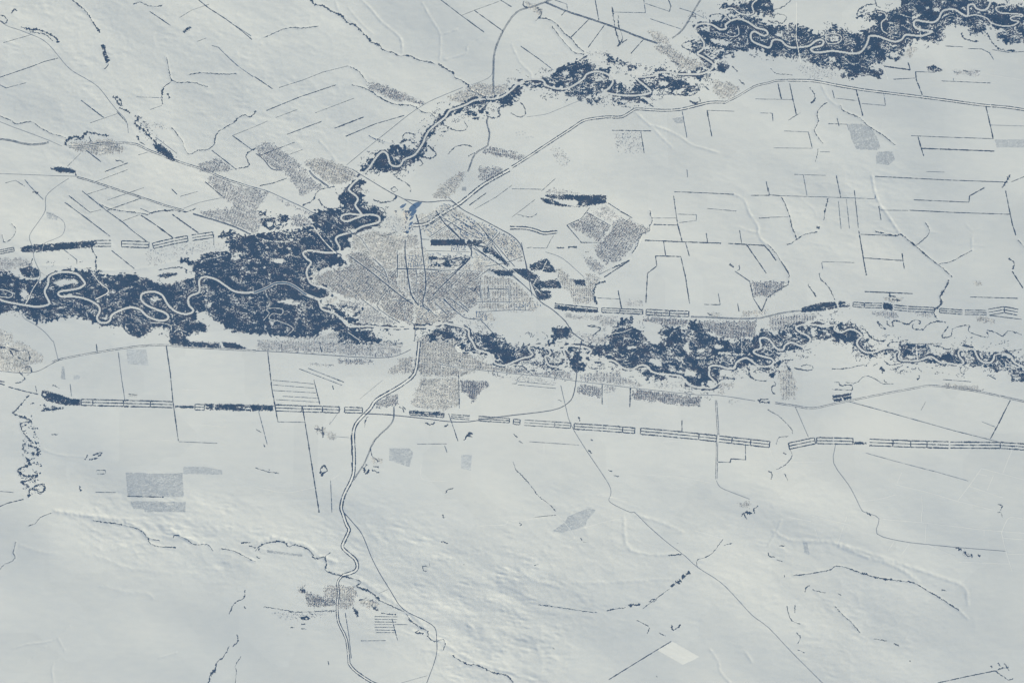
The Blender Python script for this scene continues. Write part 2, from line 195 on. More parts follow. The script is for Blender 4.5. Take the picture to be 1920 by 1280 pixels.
ROADS = """
road .8 #0 0,160 60,200 150,230 240,265 310,295 370,340 430,410 500,495 560,545 640,590 720,640 770,690 830,770 880,830 950,910 965,1000
road .7 #0 0,915 100,955 250,1010 380,1060 470,1100
road .7 #0 1180,1040 1330,1155
road .8 #4 0,25 200,32 400,40 580,45
country 1.0 #1 680,1240 850,1100 1000,980 1150,860 1290,770 1450,700 1550,660
country .7 #1 1780,540 1740,590 1620,640
country .6 #2 110,880 250,860 330,830 500,760
highway 1.2 #5 0,130 100,160 250,230 360,280 520,370 620,430 700,470 780,500 850,600
railway 1.4 #1 0,1155 60,1200 120,1270 #5 200,0
railway 1.1 #5 720,-10 850,70 1000,160 1100,210 1200,270
railway 1.5 #5 1110,215 1280,238 1430,225 1480,240 1560,300 1700,370 1850,450 1920,490 #6 60,550 90,640 130,800 170,900 210,980 300,1040 400,1130 450,1210 540,1280 #10 518,0 490,200 465,380 420,460 300,515 0,553 #9 1750,575 1600,600 1450,600 1250,575 1000,550 810,540
street 1.9 #5 1200,330 1230,440 1250,620 1275,850 1250,1000 1300,1050
street 1.9 #5 1120,520 1120,640 1150,860 1170,940 1220,1010
street 1.9 #5 700,640 850,750 950,830 1100,950 1180,1000
street 1.15 #5 1000,850 960,740 880,660
street 2.0 #5 1610,560 1610,650 1500,760 1400,860 1330,930
street 1.9 #5 1350,300 1410,390 1500,480 1580,560
street 1.1 #5 1010,870 930,970 910,1020 980,1080 1080,1140
street 1.0 #5 1110,1050 1130,1120 1190,1160 1190,1280
street 1.15 #5 1400,960 1560,1100 1680,1120 1780,1220 1840,1240
street .8 #5 1420,1060 1560,1020 1660,985 1920,985
street 1.15 #5 1640,570 1700,620 1920,770
street .7 #5 1060,740 1400,740 1700,760; 1310,510 1440,420; 1680,840 1700,1000; 1740,860 1760,990; 1890,860 1900,1000; 1060,600 1060,740; 1200,790 1220,1010; 1270,600 1600,610; 1660,1060 1920,1045; 1800,1020 1800,1050; 1180,400 1330,320; 1560,300 1440,200
street 1.15 %C7 200,1280 0,1130; 370,940 360,1280; 520,1130 520,1280; 640,1160 660,1280; 720,710 840,715; 840,680 1080,520 1300,400; 1120,500 1400,790; 340,1150 500,1150 740,1160 1160,1190; 940,330 1420,620 1600,700; 1180,360 1640,640; 700,580 880,480 1000,400 1180,260; 860,1010 1440,1020; 1480,830 1900,1100; 1640,880 1860,600
street 1.15 %C8 440,150 860,640 1000,800; 560,300 840,700; 300,480 350,640 0,960; 520,570 780,290; 880,740 1120,650; 560,800 880,740; 920,880 1260,1190; 1010,830 1230,1030; 600,1090 600,1280; 470,1080 490,1280; 600,1130 900,1140; 930,1060 930,1280; 1100,440 1260,1240; 640,500 900,770; 640,820 400,1000; 250,880 30,1120
street 1.15 %C6 1400,60 1580,230; 1540,0 1700,180; 1240,80 1420,260; 1640,0 1900,200; 950,60 960,180; 300,0 560,200; 780,20 1000,40; 1760,40 1920,180
pale .8 %C6 1090,800 1080,1000; 1500,1000 1500,1280; 100,500 300,640
street .8 #6 0,790 100,870 210,980; 0,1040 150,1050; 20,990 20,1050; 60,990 60,1050; 100,995 100,1050
track .7 #6 250,610 380,660 540,800
track .8 #4 1380,285 1500,240 1670,205
road .9 #4 520,60 430,120 350,195 345,300 290,390 240,460 225,510 250,580 260,660 290,730 310,780 290,830
pale .9 #4 290,830 250,890 220,960 190,1010
road .7 #4 165,1070 190,1110 260,1150 340,1210 400,1280 #8 405,0 440,135
track .7 #4 360,320 440,350 490,400 475,480 400,520 340,545 320,590 310,620
pale 1.3 #4 690,760 750,840 820,905 720,965
pale 1.6 #5 430,415 480,490 540,560 600,620
pale 1.2 #3 213,20 212,180 212,300 245,470
pale 1.2 %E4 1255,500 1265,620 1278,760
railway .9 #8 0,220 150,235 280,225 370,180 450,135
railway 1.1 #9 0,70 200,80 500,100 800,120 1000,118 1100,90 1160,60
road .9 #9 1370,170 1550,200 1920,240 #10 300,270 500,300 680,320 880,345 1200,380 1400,400 1560,405 1820,445
road .9 #10 365,330 400,480 440,620 560,820 720,1060 740,1140 725,1190 780,1230 890,1280 #14 920,0 1020,100 1170,230 1290,320 1390,410 1560,520 1680,640 1800,770 1920,860 #15 170,1040 280,1150 420,1290
road .8 #10 1530,1040 1560,1090 1650,1130 1780,1180
road .8 #11 200,485 300,715
road .9 #11 505,770 490,910 600,1070 650,1160 700,1260 #15 730,0 830,45 815,160 1000,215 1200,240 1400,260 1780,290
railway 1.1 #13 660,0 740,90 800,170 860,320 920,440 1000,570 1100,720 1250,800 1340,860 1355,950 1350,1080 1275,1290
track .6 #13 920,605 990,575; 1090,1275 1285,1220
track .6 #9 560,600 555,620 640,500; 600,712 700,720; 780,430 950,290
pale .8 #11 1600,950 1920,1035; 1600,950 1500,1090 1420,1195; 1830,810 1760,985; 950,1070 1200,1130 1420,1195 1680,1260; 1500,1080 1760,1170; 1000,980 965,1060; 1560,990 1640,1005
pale .8 #15 860,50 1200,80 1620,130 1930,155; 1185,85 1175,230; 1190,240 1400,330; 1430,370 1810,385; 1750,150 1790,60 1830,35 1920,50; 350,115 380,215; 590,30 520,240; 150,35 320,65; 330,25 620,95; 1620,130 1620,175; 945,215 900,285; 1060,230 1005,310; 1920,205 1760,190; 1920,315 1790,310; 1750,150 1780,280 1830,440; 1150,0 1150,75
pale .7 #10 1130,750 1300,740; 240,740 240,830; 1000,1000 1240,1010 1500,1060; 640,1150 860,1180
pale .6 #9 1240,920 1250,1030 1420,1045; 0,1090 230,1130 440,1090; 620,1000 560,1040
pale .6 #11 0,770 60,890 260,900 420,900; 950,900 1200,960 1420,1040; 1690,1000 1640,1120; 1150,1150 1160,1280; 700,1195 830,1180 960,1145
pale .6 #8 950,740 1330,740; 1370,360 1500,362; 1500,620 1700,640
pale .6 #3 1640,560 1900,600; 850,460 900,600; 1390,600 1700,620
pale .7 #14 0,65 160,45 340,15; 340,15 470,175 430,215; 470,135 760,55 980,50; 1370,135 1580,195
pale .7 #13 1680,100 1750,95 1870,90 1890,60 1930,60
pale .9 #6 160,850 220,760 260,680; 150,850 215,920; 0,740 60,790 150,850
"""
# highways with a tree row on each side: road width, distance of each row from the road centre, row width
AVENUES = """
1.0 1.1 .9 #0 -20,1045 80,1055 180,1080 260,1088 330,1080 370,1070
1.2 1.2 .9 #0 520,1105 620,1100 760,1080 900,1075 1000,1080 1060,1100 1120,1130 1200,1160 1260,1185 1330,1210 1420,1240 1540,1275 #4 1540,-5 1680,60 1800,100 1930,140
1.0 1.0 .7 #1 1920,130 1850,240 1790,390 1780,540 1780,700
.9 .9 .6 #1 1740,880 1730,920 1750,1000 1740,1080 1730,1100 1640,1160 1590,1290
1.4 1.5 1.5 #2 0,1255 120,1180 300,1060 440,970 530,910 620,890 720,880 820,880 900,835 940,820 1100,830 1250,825 1400,790 1490,770 1600,770
1.1 1.2 .9 #2 1600,770 1700,720 1820,650 1920,625 #3 60,608 150,605
1.0 1.0 .7 #2 0,130 60,80 150,55 220,30 320,-10
1.0 .9 .9 #2 250,20 400,85 600,150 800,220 950,280 1090,330
.9 .9 .6 #2 1420,-10 1360,90 1280,225 1200,290
1.4 1.5 1.4 #3 150,605 300,607 400,620 500,640 700,675 900,700 1150,730 1380,760 1600,790 1780,805 1940,828
1.2 1.0 1.0 #4 580,50 720,90 900,150 1070,205 1250,265 1380,300
1.0 .8 .8 #4 1450,325 1700,400 1800,440 1880,480
1.8 2.2 1.9 #5 1180,410 1280,400 1400,320 1540,240 1700,110 1900,-5
.9 1.0 .8 #5 400,0 430,40 500,90 545,125
.8 .9 .6 #6 1340,1095 1500,1100 1700,1110 1850,1105 1920,1090 #7 120,1065 250,1050 420,1046
1.1 1.0 .8 #8 395,155 470,130 650,95 900,55 1080,32 1250,28 1380,40 1650,55 1920,70
1.8 2.1 1.9 #9 1225,0 1215,100 1190,240 1100,320 1000,380 900,440 860,500 810,550 750,620 730,700 735,800 735,960 715,1040 660,1150 640,1240 #13 650,0 680,90 700,130 665,210 650,260 700,310 745,350 762,400 740,440 650,470
1.3 1.5 1.4 #13 650,470 615,520 620,600 610,700 620,820 680,950 700,1130
1.4 1.6 1.9 #13 700,1130 740,1180 830,1245 910,1290
.8 .8 .6 #9 1035,490 1020,610 890,740 820,900 730,1040
1.2 1.1 .8 #10 1528,440 1545,700
1.2 1.1 .7 #10 1536,750 1534,900 1530,1030
1.1 1.0 .7 #11 50,460 200,482 330,500 480,470 650,435 850,395 1120,345 1220,330 1400,350 1600,380 1930,452
1.6 1.9 2.2 #6 -15,430 100,432 180,450 240,470 340,460
"""
BELTS = """
.8 #0 30,325 240,265; 50,665 200,625; -10,635 50,665; 1025,730 1210,737; 680,925 885,855; 510,1250 610,1150; 1130,825 1215,795; 1765,195 1885,275; 1040,1165 1110,1145; 1745,1020 1920,950
1.2 #0 0,585 120,545 250,500 340,465 440,440; 610,755 780,885; 650,1130 700,1170 760,1215; 790,1290 960,1225; 1125,90 1280,195; 1745,1020 1890,1125; 1590,1130 1770,1270
1.2 #0 1475,-10 1560,60 1700,150 1820,240 1890,300; 880,840 950,920
.7 #0 1590,345 1640,360 1720,440 1780,495 1900,580; 1480,315 1545,290; 1350,135 1440,80 1570,35
.8 #1 175,660 350,605 500,545 690,498; 150,885 310,825; 445,850 735,740; 0,950 90,910; 200,1180 350,1125; 845,1020 900,1050; 1540,120 1640,80 1820,15
1.2 #1 80,832 330,730 600,640; 235,1010 490,915; 675,1025 900,930 1110,870; 1370,-10 1540,120 1710,245; 1635,80 1850,235; 1820,-5 1915,55; 30,1170 290,1070; -10,578 125,670
1.7 #1 590,965 805,882
1.2 #2 65,350 200,445; 370,120 400,85; 440,285 575,150; 570,360 690,195; 620,-10 650,155; 890,405 985,300; 1180,90 1190,50 1170,-5
.8 #2 200,445 310,530; 320,5 410,35 415,80; 985,-10 1000,100 760,95; 1000,30 1180,90; 1035,145 1275,225; 1255,65 1350,95 1440,140; 1275,840 1310,1035; 1460,830 1665,838; 1825,745 1920,748; 1860,850 1920,852
1.3 #2 750,980 1040,985; 965,990 990,1150; 1470,880 1497,1025
2.0 #2 1462,830 1470,880
1.1 #3 1330,348 1460,355; 1500,368 1600,370 1660,400 1690,450; 1680,375 1800,395 1935,388; 940,598 1100,588; 1105,540 1250,545; 1300,610 1665,625; 480,680 495,740; 510,740 660,758; 515,890 530,950; 450,930 590,935; 300,993 330,1115; 1070,1020 1300,1030 1687,1042
1.7 #3 870,500 1065,527 1048,470; 1105,540 1110,600 1155,715; 72,630 98,745; 160,630 185,750 210,860; 658,675 708,870; 1632,800 1665,940 1687,1042; 1122,1028 1165,1172; 1145,1115 1695,1135
.7 #3 0,747 180,750; 865,700 878,795 700,780; 590,935 605,980; 118,985 300,993; 40,1112 330,1115; 390,1140 460,1142; 1665,940 1935,948; 1388,590 1390,608
1.0 #3 10,850 30,855 35,912
.9 #4 45,95 120,75 190,120; 190,70 230,120 330,220; 720,85 960,-5; 660,178 820,128; 805,225 1080,130; 1355,195 1485,158; 1055,285 1145,325; 925,378 1050,332; 680,315 760,295; 435,555 580,670 580,700; 1605,480 1605,560
1.2 #4 620,155 800,300 920,385 1000,455 1100,530; 520,190 680,315; 490,240 620,335 830,495; 810,298 1065,207; 1290,140 1330,180; 1540,85 1670,195; 840,600 1010,735
1.8 #4 1060,335 1180,415 1300,505; 1295,330 1490,468
1.3 #5 1600,260 1725,170; 30,115 130,95 230,60
1.0 #5 1640,290 1800,200 1920,110
.9 #6 220,155 325,60; 0,350 170,220; 0,138 240,142; 260,580 290,520 310,490; 110,580 150,575; 155,580 260,582; 560,315 740,415; 740,470 890,355; 1050,357 1235,357; 1240,328 1380,332 1380,375 1250,392; 640,955 800,962; 1310,-5 1315,50; 1460,285 1680,305; 650,780 730,740
1.2 #6 410,410 520,540 640,540; 410,410 520,360 580,280; 720,245 820,310 900,355; 1210,190 1225,300 1240,400; 1215,160 1440,168 1660,180; 1060,405 1240,410; 1135,530 1150,635; 1300,540 1328,640; 1455,470 1465,540; 1705,450 1720,545; 1545,920 1560,1005 1440,1003; 1690,995 1700,1055; 1790,187 1930,187; 1850,358 1930,353; 1670,755 1780,830
1.6 #6 1240,400 1275,535; 995,523 1280,535 1565,545; 1620,547 1890,562; 1760,560 1905,770; 795,900 820,1030; 1905,85 1918,160; 1890,562 1925,600; 880,675 690,800
1.6 #6 1075,640 1265,645 1300,800 1330,995; 1075,640 1085,715 1015,770 1003,990; 1780,830 1810,960 1870,1055 1910,960
.8 #7 195,30 430,38; 262,35 290,190; 90,190 430,200 800,213 800,180; 1185,8 1320,13; 840,298 1050,300; 525,230 545,440; 585,215 608,435; 0,352 150,348; 405,683 645,690; 400,690 408,745
1.2 #7 510,40 543,203; 0,130 8,183 90,190; 800,45 1350,72 1780,87; 1090,220 1505,238; 828,268 845,370; 645,150 660,290 675,430; 690,478 960,490; 715,655 1010,675; 1515,947 1870,957; 1825,85 1935,40; 1060,298 1400,315 1815,328; 95,680 155,778; 1660,1085 1900,1115
1.6 #7 1505,238 1510,190 1620,130; 1003,622 1020,735; 723,907 1083,922; 910,915 915,950; 0,590 58,675; 1780,150 1810,300 1830,400 1857,485; 678,450 710,640 735,785
2.0 #7 1830,755 1910,880
.9 #8 1345,750 1630,762; 720,1128 870,1130; 0,1120 110,1130; 530,320 540,410; 890,80 915,280 940,440
1.5 #8 725,20 733,78; 960,1158 1230,1165; 1250,35 1280,240 1300,450 1340,745; -10,1240 60,1210 180,1180
1.7 #8 70,340 180,370 290,395; -10,295 40,302; -10,312 40,325
.9 #9 125,290 435,318; 130,325 440,350; 130,367 450,385; 200,410 465,425; 150,435 475,455; 165,602 365,605; 325,205 645,328; 1415,780 1432,830; 560,1040 570,1280; 20,520 85,770; 1210,768 1430,766; 390,200 660,305
1.3 #9 435,285 480,470; 1445,540 1515,745; 1520,250 1525,500; 575,330 582,360; 190,20 195,75; 475,10 495,80; 850,540 1020,548
1.7 #9 90,80 120,350 165,600; 350,490 400,800 475,1280; 715,700 720,850; 720,905 722,945; 610,285 660,305
.8 #10 45,300 320,325; 45,325 330,352; 0,315 35,315 40,280 90,240; 130,750 500,775
1.3 #10 675,320 675,470; 1273,590 1273,680; 1545,902 1635,905 1640,878 1750,885 1748,770
2.2 #10 887,350 883,490
1.1 #11 605,450 900,530 1150,600 1400,670 1720,750; 1645,250 1705,282; 1310,285 1520,302
.6 #11 730,835 1000,910 1290,985 1500,1045; 1145,515 1180,450; 1600,600 1700,640
1.7 #11 1815,440 1720,630 1665,730
1.0 #13 890,778 1060,780; 890,798 1060,800; 890,818 1050,820; 890,838 1135,838; 890,858 1030,858; 895,878 1040,882; 900,898 1045,898; 790,960 975,958; 670,750 700,940 715,1090
1.3 #13 1020,795 1062,955
1.5 #14 725,1250 960,1105 1190,965
1.0 #14 170,35 330,18
1.5 #15 1270,1275 1500,1225 1700,1185
"""
# ladder belts: row distance from the middle row (in cells), row width, centre line; rungs stand at its points
LADDERS = """
5.6 1.5 #4 705,547 840,547
5.6 1.5 #4 915,550 1120,557
5.2 1.5 #4 1150,565 1310,528 1410,510
5.2 1.5 #4 1440,505 1600,482
5.6 1.8 #8 612,455 700,457 930,463 1130,468 1298,473
5.2 1.5 #8 1465,490 1535,494
5.6 1.7 #9 145,497 345,504 500,508 625,512
5.0 1.7 #9 665,512 800,516
3.5 1.5 #9 1155,535 1300,545 1410,555
3.6 1.4 #9 1460,560 1605,572
4.2 1.5 #9 1665,577 1900,592
4.6 1.3 #10 10,600 60,605
5.0 1.1 #10 90,607 320,622 440,630
5.2 1.6 #10 465,635 675,648 828,660 920,668
5.6 1.7 #10 962,671 1128,685 1400,712 1533,727
5.6 1.6 #10 1548,729 1648,740 1788,755 1930,771
5.8 1.6 #11 155,783 350,742
5.6 1.6 #11 362,742 488,744 635,748
6.0 1.6 #11 755,755 935,762 1068,767 1190,770 1355,775
5.6 1.7 #11 1362,775 1740,778 1940,790
4.0 1.6 #6 315,1012 470,1030 640,1045
4.2 1.5 #6 672,1045 808,1052 980,1060
5.2 1.5 #6 1005,1060 1180,1070 1325,1075
3.6 1.4 #4 -10,615 110,590
4.2 1.4 #7 635,1003 720,1010 855,1012
4.5 1.5 #7 940,1025 1045,1036 1245,1045
4.0 1.4 #7 1285,1048 1460,1062
4.0 1.2 #7 1470,1062 1640,1064
5.6 1.5 #7 1650,1062 1770,1042 1875,1062
"""
